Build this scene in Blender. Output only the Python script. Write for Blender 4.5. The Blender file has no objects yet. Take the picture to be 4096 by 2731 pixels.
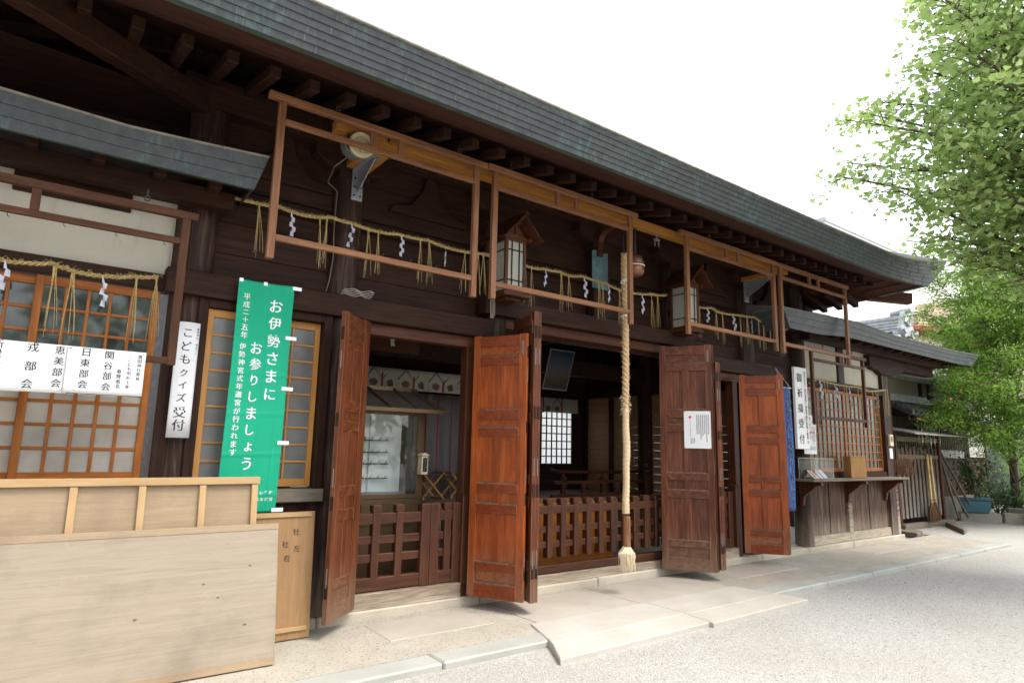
import bpy, math, random
from mathutils import Vector, Matrix
R = math.radians
C = bpy.context.scene.collection
scn = bpy.context.scene
rnd = random.Random(7)

# ------------------------------------------------------------------ camera
cam_d = bpy.data.cameras.new("camera"); cam = bpy.data.objects.new("camera", cam_d); C.objects.link(cam)
cam_d.sensor_width = 36.0; cam_d.lens = 36.0 * 2530.55 / 4096
cam_d.clip_start = 0.05; cam_d.clip_end = 1500
_a, _b, _c = 0.63569127, 0.16554536, 0.02231424
_w = Vector((math.sin(_a) * math.cos(_b), math.cos(_a) * math.cos(_b), math.sin(_b)))
_r = Vector((math.cos(_a), -math.sin(_a), 0)); _u = _r.cross(_w)
_r2 = math.cos(_c) * _r + math.sin(_c) * _u; _u2 = -math.sin(_c) * _r + math.cos(_c) * _u
_m = Matrix((_r2, _u2, -_w)).transposed().to_4x4(); _m.translation = (0, -5.1, 1.55)
cam.matrix_world = _m
scn.camera = cam

# ------------------------------------------------------------------ sky, sun, exposure
SUN_EL, SUN_AZ = R(62), R(150)          # azimuth clockwise from +Y
world = bpy.data.worlds.new("World"); scn.world = world; world.use_nodes = True
wn = world.node_tree.nodes; wl = world.node_tree.links
bg = wn.get("Background") or wn.new("ShaderNodeBackground")
sky = wn.new("ShaderNodeTexSky"); sky.sky_type = 'NISHITA'; sky.sun_disc = False
sky.sun_elevation = SUN_EL; sky.sun_rotation = SUN_AZ
sky.air_density = 1.0; sky.dust_density = 2.5; sky.ozone_density = 0.5; sky.altitude = 20
hs = wn.new("ShaderNodeHueSaturation"); hs.inputs['Saturation'].default_value = .3      # bright overcast white
wl.new(sky.outputs[0], hs.inputs['Color']); wl.new(hs.outputs[0], bg.inputs[0]); bg.inputs[1].default_value = 0.15
sd = bpy.data.lights.new("sun", 'SUN'); sd.energy = .8; sd.angle = R(25); sd.color = (1, .96, .9)
sun = bpy.data.objects.new("sun", sd); C.objects.link(sun)
tosun = Vector((math.sin(SUN_AZ) * math.cos(SUN_EL), math.cos(SUN_AZ) * math.cos(SUN_EL), math.sin(SUN_EL)))
sun.rotation_euler = tosun.to_track_quat('Z', 'Y').to_euler(); sun.location = (0, -10, 20)
vs = scn.view_settings
scn.display_settings.display_device = 'sRGB'
vs.view_transform = 'Standard'; vs.look = 'None'; vs.gamma = 1; vs.use_curve_mapping = False
vs.exposure = 1.86

# ------------------------------------------------------------------ mesh helpers
class MB:
    def __init__(s): s.v = []; s.f = []; s.M = None; s.mi = 0; s.fm = []
    def add(s, vs, fs):
        n = len(s.v)
        if s.M is not None: vs = [s.M @ Vector(p) for p in vs]
        s.v += [tuple(p) for p in vs]; s.f += [tuple(i + n for i in f) for f in fs]; s.fm += [s.mi]*len(fs); return s
    def box(s, x0, x1, y0, y1, z0, z1):
        if x0 > x1: x0, x1 = x1, x0
        if y0 > y1: y0, y1 = y1, y0
        if z0 > z1: z0, z1 = z1, z0
        return s.add([(x0,y0,z0),(x1,y0,z0),(x1,y1,z0),(x0,y1,z0),(x0,y0,z1),(x1,y0,z1),(x1,y1,z1),(x0,y1,z1)],
            [(0,3,2,1),(4,5,6,7),(0,1,5,4),(1,2,6,5),(2,3,7,6),(3,0,4,7)])
    def hexa(s, p):                       # 8 points, bottom ring then top ring
        return s.add(p, [(0,3,2,1),(4,5,6,7),(0,1,5,4),(1,2,6,5),(2,3,7,6),(3,0,4,7)])
    def bar(s, a, b, w, h, up=(0,0,1)):   # square bar from a to b
        a, b = Vector(a), Vector(b); d = (b - a).normalized(); up = Vector(up)
        if abs(d.dot(up)) > .98: up = Vector((0,1,0))
        sx = d.cross(up).normalized(); sz = sx.cross(d)
        q = [(-w/2,-h/2),(w/2,-h/2),(w/2,h/2),(-w/2,h/2)]
        P = [e + sx*i + sz*j for e in (a, b) for i, j in q]
        return s.add(P, [(0,1,2,3),(7,6,5,4),(0,4,5,1),(1,5,6,2),(2,6,7,3),(3,7,4,0)])
    def tube(s, pts, r, n=8, cap=True):
        pts = [Vector(p) for p in pts]; rr = r if isinstance(r, (list, tuple)) else [r]*len(pts)
        rings = []; ref = None
        for i, p in enumerate(pts):
            d = (pts[min(i+1, len(pts)-1)] - pts[max(i-1, 0)])
            d = d.normalized() if d.length > 1e-9 else Vector((0,0,1))
            if ref is None: ref = Vector((1,0,0)) if abs(d.x) < .9 else Vector((0,1,0))
            e = d.cross(ref).normalized(); g = e.cross(d); ref = g
            rings.append([p + (e*math.cos(2*math.pi*k/n) + g*math.sin(2*math.pi*k/n))*rr[i] for k in range(n)])
        V = [q for ring in rings for q in ring]; F = []
        for i in range(len(pts)-1):
            for k in range(n):
                F.append((i*n+k, i*n+(k+1)%n, (i+1)*n+(k+1)%n, (i+1)*n+k))
        if cap: F.append(tuple(range(n-1,-1,-1))); F.append(tuple((len(pts)-1)*n+k for k in range(n)))
        return s.add(V, F)
    def cyl(s, a, b, r, n=16, r2=None): return s.tube([a, b], [r, r if r2 is None else r2], n)
    def lathe(s, prof, c, n=24, axis='z'):
        V = []; F = []
        for r_, h in prof:
            for k in range(n):
                t = 2*math.pi*k/n
                x, y = r_*math.cos(t), r_*math.sin(t)
                V.append((c[0]+x, c[1]+y, c[2]+h) if axis == 'z' else (c[0]+x, c[1]+h, c[2]+y))
        for i in range(len(prof)-1):
            for k in range(n): F.append((i*n+k, i*n+(k+1)%n, (i+1)*n+(k+1)%n, (i+1)*n+k))
        return s.add(V, F)
    def prism(s, poly, y0, y1):           # poly in (x, z), extruded along y
        n = len(poly)
        V = [(x, y0, z) for x, z in poly] + [(x, y1, z) for x, z in poly]
        F = [tuple(range(n)), tuple(range(2*n-1, n-1, -1))] + [(i, i+n, (i+1)%n+n, (i+1)%n) for i in range(n)]
        return s.add(V, F)
    def prismx(s, poly, x0, x1):          # poly in (y, z), extruded along x
        n = len(poly)
        V = [(x0, y, z) for y, z in poly] + [(x1, y, z) for y, z in poly]
        F = [tuple(range(n)), tuple(range(2*n-1, n-1, -1))] + [(i, i+n, (i+1)%n+n, (i+1)%n) for i in range(n)]
        return s.add(V, F)
    def prismz(s, poly, z0, z1):
        n = len(poly)
        V = [(x, y, z0) for x, y in poly] + [(x, y, z1) for x, y in poly]
        F = [tuple(range(n)), tuple(range(2*n-1, n-1, -1))] + [(i, i+n, (i+1)%n+n, (i+1)%n) for i in range(n)]
        return s.add(V, F)
    def grid(s, fn, nu, nv):
        V = [fn(i/nu, j/nv) for j in range(nv+1) for i in range(nu+1)]
        F = [(j*(nu+1)+i, j*(nu+1)+i+1, (j+1)*(nu+1)+i+1, (j+1)*(nu+1)+i) for j in range(nv) for i in range(nu)]
        return s.add(V, F)
    def build(s, name, mat, parent=None, smooth=False, bevel=0, label=None, solid=0):
        me = bpy.data.meshes.new(name)
        off = Vector((0,0,0)); p = parent
        while p is not None: off += p.location; p = p.parent
        me.from_pydata([tuple(Vector(v) - off) for v in s.v], [], s.f); me.validate(); me.update()
        import bmesh
        bm = bmesh.new(); bm.from_mesh(me); bmesh.ops.recalc_face_normals(bm, faces=bm.faces); bm.to_mesh(me); bm.free()
        if smooth:
            for q in me.polygons: q.use_smooth = True
        for q_ in (mat if isinstance(mat, (list, tuple)) else [mat]): me.materials.append(q_)
        if isinstance(mat, (list, tuple)) and len(s.fm) == len(me.polygons): me.polygons.foreach_set('material_index', s.fm)
        o = bpy.data.objects.new(name, me); C.objects.link(o)
        if parent is not None: o.parent = parent
        if smooth and smooth != 'all':
            try: me.set_sharp_from_angle(angle=R(40))
            except Exception: pass
        if bevel:
            b = o.modifiers.new("bevel", 'BEVEL'); b.width = bevel; b.segments = 1; b.limit_method = 'ANGLE'; b.angle_limit = R(50)
        if solid:
            b = o.modifiers.new("solid", 'SOLIDIFY'); b.thickness = solid; b.offset = 0
        if label: o['label'] = label
        return o

def thing(name, label, cat, loc, group=None):
    o = bpy.data.objects.new(name, None); C.objects.link(o); o.location = loc
    o.empty_display_size = .1
    return tag(o, label, cat, group)
def tag(o, label, cat, group=None):
    o['label'] = label; o['category'] = cat
    if group: o['group'] = group
    return o
def struct(o): o['kind'] = 'structure'; return o
def stuff(o): o['kind'] = 'stuff'; return o
def copy_tree(o, loc, label=None):
    c = o.copy(); C.objects.link(c); c.location = loc
    if label: c['label'] = label
    for ch in list(o.children):
        d = ch.copy(); C.objects.link(d); d.parent = c
        for g in list(ch.children):
            e = g.copy(); C.objects.link(e); e.parent = d
    return c

# ------------------------------------------------------------------ materials
def newmat(name):
    m = bpy.data.materials.new(name); m.use_nodes = True
    nt = m.node_tree; return m, nt.nodes, nt.links, nt.nodes["Principled BSDF"]
def _coord(N, L, scale, rot=(0,0,0), src='Object'):
    tc = N.new("ShaderNodeTexCoord"); mp = N.new("ShaderNodeMapping")
    mp.inputs['Scale'].default_value = scale; mp.inputs['Rotation'].default_value = rot
    L.new(tc.outputs[src], mp.inputs[0]); return mp.outputs[0]
def _noise(N, L, vec, scale, detail=4, rough=.55, dist=0):
    n = N.new("ShaderNodeTexNoise"); n.inputs['Scale'].default_value = scale; n.inputs['Detail'].default_value = detail
    n.inputs['Roughness'].default_value = rough; n.inputs['Distortion'].default_value = dist
    L.new(vec, n.inputs['Vector']); return n.outputs['Fac']
def _ramp(N, L, fac, stops):
    r = N.new("ShaderNodeValToRGB"); e = r.color_ramp.elements
    while len(e) < len(stops): e.new(.5)
    for i, (p, c) in enumerate(stops): e[i].position = p; e[i].color = (*c, 1)
    L.new(fac, r.inputs[0]); return r.outputs[0]
def _mix(N, L, fac, a, b, mode='MIX'):
    m = N.new("ShaderNodeMix"); m.data_type = 'RGBA'; m.blend_type = mode
    for s, i in ((fac, 0), (a, 6), (b, 7)):
        if isinstance(s, (int, float)): m.inputs[i].default_value = s
        elif isinstance(s, tuple): m.inputs[i].default_value = (*s, 1)
        else: L.new(s, m.inputs[i])
    return m.outputs[2]
def _math(N, L, op, a, b=0.0, clamp=False):
    m = N.new("ShaderNodeMath"); m.operation = op; m.use_clamp = clamp
    for i, s in enumerate((a, b)):
        if isinstance(s, (int, float)): m.inputs[i].default_value = s
        else: L.new(s, m.inputs[i])
    return m.outputs[0]
def _bump(N, L, B, h, strength=.3, dist=.01):
    b = N.new("ShaderNodeBump"); b.inputs['Strength'].default_value = strength; b.inputs['Distance'].default_value = dist
    L.new(h, b.inputs['Height']); L.new(b.outputs[0], B.inputs['Normal'])
def _rand(N): return N.new("ShaderNodeObjectInfo").outputs['Random']

def wood(name, dark, light, axis='x', rough=.6, fine=60, bump=.25, wear=0, wearcol=(.45,.25,.12), bleach=None, var=.25, spec=.4):
    m, N, L, B = newmat(name)
    lo, hi = 1.2, 14.0
    sc = {'x': (lo,hi,hi), 'y': (hi,lo,hi), 'z': (hi,hi,lo)}[axis]
    v = _coord(N, L, sc)
    # shift pattern per object
    ad = N.new("ShaderNodeVectorMath"); ad.operation = 'ADD'; L.new(v, ad.inputs[0])
    rs = _math(N, L, 'MULTIPLY', _rand(N), 37.0); cb = N.new("ShaderNodeCombineXYZ")
    for i in range(3): L.new(rs, cb.inputs[i])
    L.new(cb.outputs[0], ad.inputs[1]); v = ad.outputs[0]
    n1 = _noise(N, L, v, 1.6, 8, .65, .6)
    n2 = _noise(N, L, v, fine/14, 5, .7)
    g = _math(N, L, 'ADD', _math(N, L, 'MULTIPLY', n1, .62), _math(N, L, 'MULTIPLY', n2, .38))
    col = _ramp(N, L, g, [(.3, dark), (.68, light)])
    big = _noise(N, L, _coord(N, L, (1,1,1)), 1.7, 3)
    col = _mix(N, L, _ramp(N, L, big, [(.35, (0,0,0)), (.75, (var,)*3)]), col, tuple(c*.55 for c in dark))
    if bleach:                            # weathered grey wood near the ground: (z0, z1, colour, strength)
        z0, z1, bc, bs = bleach
        tc = N.new("ShaderNodeNewGeometry"); sp = N.new("ShaderNodeSeparateXYZ"); L.new(tc.outputs['Position'], sp.inputs[0])
        mr = N.new("ShaderNodeMapRange"); mr.inputs[1].default_value = z1; mr.inputs[2].default_value = z0
        L.new(sp.outputs[2], mr.inputs[0])
        f = _math(N, L, 'MULTIPLY', _math(N, L, 'ADD', mr.outputs[0], _math(N, L, 'MULTIPLY', _math(N, L, 'SUBTRACT', n1, .5), 1.5)), bs, True)
        bl = _ramp(N, L, n2, [(.3, tuple(c*.5 for c in bc)), (.7, bc)])
        col = _mix(N, L, f, col, bl)
    if wear:
        bv = N.new("ShaderNodeBevel"); bv.samples = 4; bv.inputs[0].default_value = .006
        gm = N.new("ShaderNodeNewGeometry"); dp = N.new("ShaderNodeVectorMath"); dp.operation = 'DOT_PRODUCT'
        L.new(bv.outputs[0], dp.inputs[0]); L.new(gm.outputs['Normal'], dp.inputs[1])
        e = _math(N, L, 'MULTIPLY', _math(N, L, 'SUBTRACT', 1.0, dp.outputs['Value']), 4.0, True)
        e = _math(N, L, 'MULTIPLY', e, _math(N, L, 'MULTIPLY', n1, wear*1.6), True)
        col = _mix(N, L, e, col, wearcol)
    L.new(col, B.inputs['Base Color'])
    L.new(_ramp(N, L, n1, [(.2, (rough+.12,)*3), (.8, (rough-.1,)*3)]), B.inputs['Roughness'])
    B.inputs['Specular IOR Level'].default_value = spec*.6
    _bump(N, L, B, g, bump, .006)
    return m
def plain(name, col, rough=.6, metal=0, spec=.5, var=.12, nscale=8, bump=0, trans=0):
    m, N, L, B = newmat(name)
    n = _noise(N, L, _coord(N, L, (1,1,1)), nscale, 4)
    c = _ramp(N, L, n, [(.3, tuple(x*(1-var) for x in col)), (.7, tuple(min(1, x*(1+var)) for x in col))])
    L.new(c, B.inputs['Base Color']); B.inputs['Roughness'].default_value = rough; B.inputs['Metallic'].default_value = metal
    B.inputs['Specular IOR Level'].default_value = spec
    if bump: _bump(N, L, B, _noise(N, L, _coord(N, L, (1,1,1)), nscale*8, 4), bump, .005)
    if trans:
        tr = N.new("ShaderNodeBsdfTranslucent"); tr.inputs[0].default_value = (*col, 1)
        mx = N.new("ShaderNodeMixShader"); mx.inputs[0].default_value = trans
        L.new(B.outputs[0], mx.inputs[1]); L.new(tr.outputs[0], mx.inputs[2]); L.new(mx.outputs[0], N["Material Output"].inputs[0])
    return m
def copper_mat(name, axis='x', sc=(.3, .075)):
    m, N, L, B = newmat(name)
    v = _coord(N, L, (1,1,1))
    n1 = _noise(N, L, v, 2.3, 6, .62, .4); n2 = _noise(N, L, v, 14, 5, .65)
    vs_ = _coord(N, L, (7,7,1.6)); n3 = _noise(N, L, vs_, 3, 6, .7, .3)
    base = _ramp(N, L, n2, [(.3, (.033,.037,.038)), (.7, (.062,.067,.068))])
    base = _mix(N, L, _ramp(N, L, n1, [(.45,(0,0,0)),(.7,(.55,)*3)]), base, (.035,.058,.055))
    f = _math(N, L, 'MULTIPLY', _ramp(N, L, n3, [(.50,(0,0,0)),(.62,(1,)*3)]), _ramp(N, L, n1, [(.44,(0,0,0)),(.56,(1,)*3)]))
    base = _mix(N, L, _math(N, L, 'MULTIPLY', f, .38), base, (.11,.19,.17))
    n4 = _noise(N, L, _coord(N, L, (26,26,2.5)), 1.2, 5, .7)
    base = _mix(N, L, _ramp(N, L, n4, [(.6,(0,0,0)),(.72,(.35,)*3)]), base, (.13,.16,.17))
    L.new(base, B.inputs['Base Color']); B.inputs['Metallic'].default_value = 0
    B.inputs['Specular IOR Level'].default_value = .35; B.inputs['Roughness'].default_value = .5
    _bump(N, L, B, n2, .15, .004)
    return m
def gravel_mat():
    m, N, L, B = newmat("gravel")
    v = _coord(N, L, (1,1,1))
    nd = N.new("ShaderNodeTexNoise"); nd.inputs['Scale'].default_value = 60; L.new(v, nd.inputs['Vector'])
    va = N.new("ShaderNodeVectorMath"); va.operation = 'MULTIPLY_ADD'; L.new(nd.outputs['Color'], va.inputs[0]); va.inputs[1].default_value = (.012,)*3; L.new(v, va.inputs[2])
    def vor(s, feat='F1'):
        q = N.new("ShaderNodeTexVoronoi"); q.inputs['Scale'].default_value = s; q.feature = feat; L.new(va.outputs[0], q.inputs['Vector']); return q
    a = vor(88); b = vor(140); 
    sp = N.new("ShaderNodeSeparateColor"); L.new(a.outputs['Color'], sp.inputs[0])
    sp2 = N.new("ShaderNodeSeparateColor"); L.new(b.outputs['Color'], sp2.inputs[0])
    mixv = _math(N, L, 'ADD', _math(N, L, 'MULTIPLY', sp.outputs[0], .6), _math(N, L, 'MULTIPLY', sp2.outputs[1], .4))
    col = _ramp(N, L, mixv, [(.1,(.275,.258,.232)),(.3,(.35,.333,.302)),(.6,(.42,.402,.368)),(.85,(.51,.495,.46))])
    dk = _ramp(N, L, a.outputs['Distance'], [(.4,(1,)*3),(1.0,(.72,)*3)])
    col = _mix(N, L, .55, col, dk, 'MULTIPLY')
    big = _noise(N, L, v, .55, 5, .6)
    col = _mix(N, L, _ramp(N, L, big, [(.42,(0,0,0)),(.68,(.5,)*3)]), col, (.31,.275,.225))
    L.new(col, B.inputs['Base Color']); B.inputs['Roughness'].default_value = .85
    h = _math(N, L, 'ADD', _math(N, L, 'MULTIPLY', a.outputs['Distance'], -1.0), _math(N, L, 'MULTIPLY', b.outputs['Distance'], -.5))
    _bump(N, L, B, h, .55, .012)
    return m
def aggregate_mat():
    m, N, L, B = newmat("washed_aggregate")
    v = _coord(N, L, (1,1,1))
    q = N.new("ShaderNodeTexVoronoi"); q.inputs['Scale'].default_value = 70; L.new(v, q.inputs['Vector'])
    sp = N.new("ShaderNodeSeparateColor"); L.new(q.outputs['Color'], sp.inputs[0])
    peb = _math(N, L, 'MULTIPLY', _ramp(N, L, q.outputs['Distance'], [(.32,(1,)*3),(.46,(0,0,0))]), _ramp(N, L, sp.outputs[0], [(.5,(0,0,0)),(.56,(1,)*3)]))
    pc = _ramp(N, L, sp.outputs[1], [(.1,(.10,.09,.075)),(.5,(.25,.20,.15)),(.9,(.36,.33,.28))])
    base = _ramp(N, L, _noise(N, L, v, 4, 6), [(.3,(.32,.283,.225)),(.7,(.405,.365,.295))])
    col = _mix(N, L, peb, base, pc)
    big = _noise(N, L, v, .9, 5, .6)
    col = _mix(N, L, _ramp(N, L, big, [(.5,(0,0,0)),(.75,(.35,)*3)]), col, (.36,.36,.27))
    L.new(col, B.inputs['Base Color']); B.inputs['Roughness'].default_value = .8
    _bump(N, L, B, _math(N, L, 'ADD', peb, _noise(N, L, v, 60, 3)), .35, .004)
    return m
def stone_mat(name, c1, c2, spk=.25, stain=(.30,.26,.2)):
    m, N, L, B = newmat(name)
    v = _coord(N, L, (1,1,1))
    a = _noise(N, L, v, 140, 3, .6); b = _noise(N, L, v, 2.2, 6, .6)
    col = _ramp(N, L, b, [(.3,c1),(.7,c2)])
    col = _mix(N, L, _ramp(N, L, a, [(.35,(spk,)*3),(.5,(0,0,0))]), col, tuple(c*.45 for c in c1))
    s2 = _noise(N, L, v, .9, 6, .65, .5)
    col = _mix(N, L, _ramp(N, L, s2, [(.52,(0,0,0)),(.75,(.4,)*3)]), col, stain)
    L.new(col, B.inputs['Base Color']); B.inputs['Roughness'].default_value = .75
    _bump(N, L, B, _math(N, L, 'ADD', a, b), .25, .004)
    return m
def plaster_mat(name, c, stain):
    m, N, L, B = newmat(name)
    v = _coord(N, L, (1,1,1))
    b = _noise(N, L, v, 2.6, 7, .6, .4); f = _noise(N, L, v, 90, 3)
    st = _noise(N, L, _coord(N, L, (5,5,1)), 2, 6, .65)
    col = _mix(N, L, _ramp(N, L, b, [(.45,(0,0,0)),(.75,(.55,)*3)]), c, stain)
    col = _mix(N, L, _ramp(N, L, st, [(.58,(0,0,0)),(.75,(.35,)*3)]), col, tuple(x*.55 for x in stain))
    L.new(col, B.inputs['Base Color']); B.inputs['Roughness'].default_value = .9
    _bump(N, L, B, f, .2, .003)
    return m
def leaf_mat(name, c1, c2, trans=.45):
    m, N, L, B = newmat(name)
    g = N.new("ShaderNodeNewGeometry")
    col = _ramp(N, L, g.outputs['Random Per Island'], [(0, c1), (1, c2)])
    L.new(col, B.inputs['Base Color']); B.inputs['Roughness'].default_value = .42
    tr = N.new("ShaderNodeBsdfTranslucent"); L.new(_mix(N, L, .3, col, (.30,.50,.10)), tr.inputs[0])
    mx = N.new("ShaderNodeMixShader"); mx.inputs[0].default_value = trans
    L.new(B.outputs[0], mx.inputs[1]); L.new(tr.outputs[0], mx.inputs[2]); L.new(mx.outputs[0], N["Material Output"].inputs[0])
    return m
def glass_mat(name, tint=(.8,.85,.83), refl=.12, diffuse=.0):
    m, N, L, B = newmat(name)
    t = N.new("ShaderNodeBsdfTransparent"); t.inputs[0].default_value = (*tint, 1)
    g = N.new("ShaderNodeBsdfGlossy"); g.inputs['Roughness'].default_value = .02; g.inputs[0].default_value = (.9,.9,.9,1)
    fr = N.new("ShaderNodeLayerWeight"); fr.inputs[0].default_value = .5
    mx = N.new("ShaderNodeMixShader"); L.new(_math(N, L, 'ADD', _math(N, L, 'MULTIPLY', _math(N, L, 'POWER', fr.outputs['Facing'], 5.0), .5), refl, True), mx.inputs[0])
    L.new(t.outputs[0], mx.inputs[1]); L.new(g.outputs[0], mx.inputs[2])
    last = mx
    if diffuse:
        d = N.new("ShaderNodeBsdfDiffuse"); d.inputs[0].default_value = (.6,.62,.62,1)
        m2 = N.new("ShaderNodeMixShader"); m2.inputs[0].default_value = diffuse
        L.new(mx.outputs[0], m2.inputs[1]); L.new(d.outputs[0], m2.inputs[2]); last = m2
    L.new(last.outputs[0], N["Material Output"].inputs[0])
    return m
def ply_mat(name, c1, c2, knots=True, axis='x'):
    m, N, L, B = newmat(name)
    sc = (.55, 1.0, 13.0) if axis == 'x' else (13.0, 1.0, .55)
    v = _coord(N, L, sc); n1 = _noise(N, L, v, 2.0, 8, .62, 1.2); n2 = _noise(N, L, v, 14, 6, .7)
    g = _math(N, L, 'ADD', _math(N, L, 'MULTIPLY', n1, .6), _math(N, L, 'MULTIPLY', n2, .4))
    col = _ramp(N, L, g, [(.32, c1), (.66, c2)])
    # flame contour lines
    w = N.new("ShaderNodeTexNoise"); w.inputs['Scale'].default_value = .9; w.inputs['Detail'].default_value = 3; L.new(_coord(N, L, (1,1,2.6) if axis=='x' else (2.6,1,1)), w.inputs['Vector'])
    fr = _math(N, L, 'FRACT', _math(N, L, 'MULTIPLY', w.outputs['Fac'], 11.0))
    col = _mix(N, L, _ramp(N, L, fr, [(.0,(.16,)*3),(.06,(0,0,0))]), col, tuple(min(1,c*1.35) for c in c2))
    if knots:
        q = N.new("ShaderNodeTexVoronoi"); q.inputs['Scale'].default_value = 5.5; L.new(_coord(N, L, (1,1,1.9)), q.inputs['Vector'])
        col = _mix(N, L, _ramp(N, L, q.outputs['Distance'], [(.045,(.9,)*3),(.085,(0,0,0))]), col, (.07,.05,.045))
    st = _noise(N, L, _coord(N, L, (1,1,1)), 2.4, 5, .6)
    col = _mix(N, L, _ramp(N, L, st, [(.5,(0,0,0)),(.75,(.55,)*3)]), col, tuple(c*.6 for c in c1))
    L.new(col, B.inputs['Base Color']); B.inputs['Roughness'].default_value = .7
    _bump(N, L, B, g, .12, .003)
    return m

W = {}
for ax in 'xyz':
    W['dark'+ax] = wood("dark_timber_"+ax, (.011,.0048,.003), (.050,.021,.012), ax, .62, bump=.45, spec=.25)
    W['brown'+ax] = wood("brown_timber_"+ax, (.030,.009,.004), (.105,.034,.013), ax, .5, bump=.3, wear=.5, wearcol=(.25,.10,.035))
    W['frame'+ax] = wood("frame_timber_"+ax, (.115,.046,.021), (.34,.155,.075), ax, .55, bump=.2, wear=.7, wearcol=(.40,.20,.09), var=.35)
    W['lat'+ax] = wood("lattice_timber_"+ax, (.16,.043,.006), (.42,.14,.022), ax, .45, bump=.15, var=.3)
    W['pale'+ax] = wood("pale_lattice_timber_"+ax, (.36,.15,.032), (.55,.27,.075), ax, .45, bump=.12, var=.15)
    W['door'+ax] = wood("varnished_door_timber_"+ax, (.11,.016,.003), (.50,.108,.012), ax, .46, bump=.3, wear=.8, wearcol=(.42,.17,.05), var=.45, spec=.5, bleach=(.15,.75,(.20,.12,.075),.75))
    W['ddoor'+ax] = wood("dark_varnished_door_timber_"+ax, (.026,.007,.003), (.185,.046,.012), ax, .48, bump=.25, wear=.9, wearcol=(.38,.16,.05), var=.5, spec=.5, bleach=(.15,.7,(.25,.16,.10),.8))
    W['gate'+ax] = wood("gate_timber_"+ax, (.026,.009,.005), (.105,.037,.017), ax, .5, bump=.3, wear=.9, wearcol=(.40,.19,.08), var=.4)
    W['grey'+ax] = wood("grey_timber_"+ax, (.09,.075,.055), (.24,.20,.15), ax, .75, bump=.4)
M_beam = wood("orange_beam_timber", (.26,.105,.020), (.45,.20,.048), 'x', .4, bump=.1, var=.15)
M_post = wood("weathered_post", (.013,.006,.004), (.052,.022,.013), 'z', .6, bump=.4, bleach=(.1,.75,(.34,.27,.19),.7))
M_sill = wood("weathered_sill", (.05,.025,.014), (.15,.085,.05), 'x', .65, bump=.4, bleach=(.16,.42,(.55,.46,.34),1.0))
M_board = wood("weathered_wall_board", (.018,.007,.004), (.105,.040,.015), 'z', .6, bump=.4, bleach=(.14,.66,(.46,.38,.28),.85))
M_copper = copper_mat("patinated_copper")
def stained_copper():
    m = copper_mat("patinated_copper_edge"); N, L = m.node_tree.nodes, m.node_tree.links; B = N["Principled BSDF"]
    src = B.inputs['Base Color'].links[0].from_socket
    g = N.new("ShaderNodeNewGeometry"); sp = N.new("ShaderNodeSeparateXYZ"); L.new(g.outputs['Position'], sp.inputs[0])
    n = _noise(N, L, _coord(N, L, (2.2,1,9)), 2.2, 6, .7, .5)
    up = N.new("ShaderNodeMapRange"); up.inputs[1].default_value = 4.13; up.inputs[2].default_value = 4.23; L.new(sp.outputs[2], up.inputs[0])
    dn = N.new("ShaderNodeMapRange"); dn.inputs[1].default_value = 4.02; dn.inputs[2].default_value = 3.97; L.new(sp.outputs[2], dn.inputs[0])
    e = _math(N, L, 'MAXIMUM', up.outputs[0], _math(N, L, 'MULTIPLY', dn.outputs[0], .75))
    f = _ramp(N, L, _math(N, L, 'MULTIPLY', e, n), [(.47,(0,0,0)),(.62,(.6,)*3)])
    L.new(_mix(N, L, f, src, (.14,.235,.20)), B.inputs['Base Color']); return m
M_copper_edge = stained_copper()
M_verd = plain("green_copper_lip", (.05,.085,.065), .6, var=.3)
M_bark = plain("roof_edge_bark", (.20,.19,.15), .9, var=.3, nscale=20)
M_roof = plain("copper_roof_sheet", (.10,.10,.09), .7, var=.2)
M_gravel = gravel_mat(); M_agg = aggregate_mat()
M_kerb = stone_mat("kerb_granite", (.31,.315,.28), (.41,.405,.36))
M_slab = stone_mat("slab_granite", (.35,.305,.245), (.43,.385,.32), .15)
M_white = stone_mat("white_slab", (.39,.355,.30), (.48,.45,.395), .35, (.36,.31,.245))
M_base = stone_mat("plinth_granite", (.40,.35,.27), (.54,.48,.38), .4)
M_conc = stone_mat("old_concrete", (.22,.205,.17), (.34,.32,.27))
M_dblock = stone_mat('grey_block', (.11,.11,.095), (.18,.175,.155))
M_plas = plaster_mat("cream_plaster", (.50,.46,.375), (.38,.34,.27))
M_plasd = plaster_mat("mossy_plaster", (.26,.25,.18), (.15,.15,.10))
M_plasw = plaster_mat("white_plaster", (.56,.55,.50), (.40,.39,.34))
M_paper = plain("white_paper", (.82,.82,.82), .7, var=.03, nscale=3, trans=.15)
M_shide = plain("folded_paper", (.62,.62,.70), .8, var=.04, trans=.25)
M_ink = plain("black_ink", (.012,.012,.012), .7)
M_red = plain("red_ink", (.55,.06,.09), .7)
M_white_ink = plain("white_lettering", (.86,.88,.88), .8, var=.02)
M_green = plain("green_banner_cloth", (.003,.43,.235), .75, var=.06, nscale=3, trans=.2)
M_blue = plain("blue_banner_cloth", (.045,.12,.36), .75, var=.06, trans=.2)
M_straw = plain("straw", (.42,.31,.12), .75, var=.3, nscale=60)
M_hemp = plain("hemp_rope", (.52,.355,.19), .85, var=.25, nscale=50, bump=.4)
M_hempw = plain("hemp_wrap", (.58,.44,.265), .85, var=.2, nscale=70, bump=.5)
M_tass = plain("hemp_fibre", (.75,.63,.44), .85, var=.2, nscale=50)
M_steel = plain("galvanised_steel", (.33,.35,.37), .4, .6, var=.12, nscale=20)
M_hinge = plain("dull_zinc", (.16,.16,.155), .6, .3)
M_dsteel = plain("dark_iron", (.06,.055,.05), .5, .6)
M_cream = plain("cream_plastic", (.55,.47,.30), .45, var=.05)
M_greyp = plain("grey_plastic", (.12,.12,.115), .5)
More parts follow.
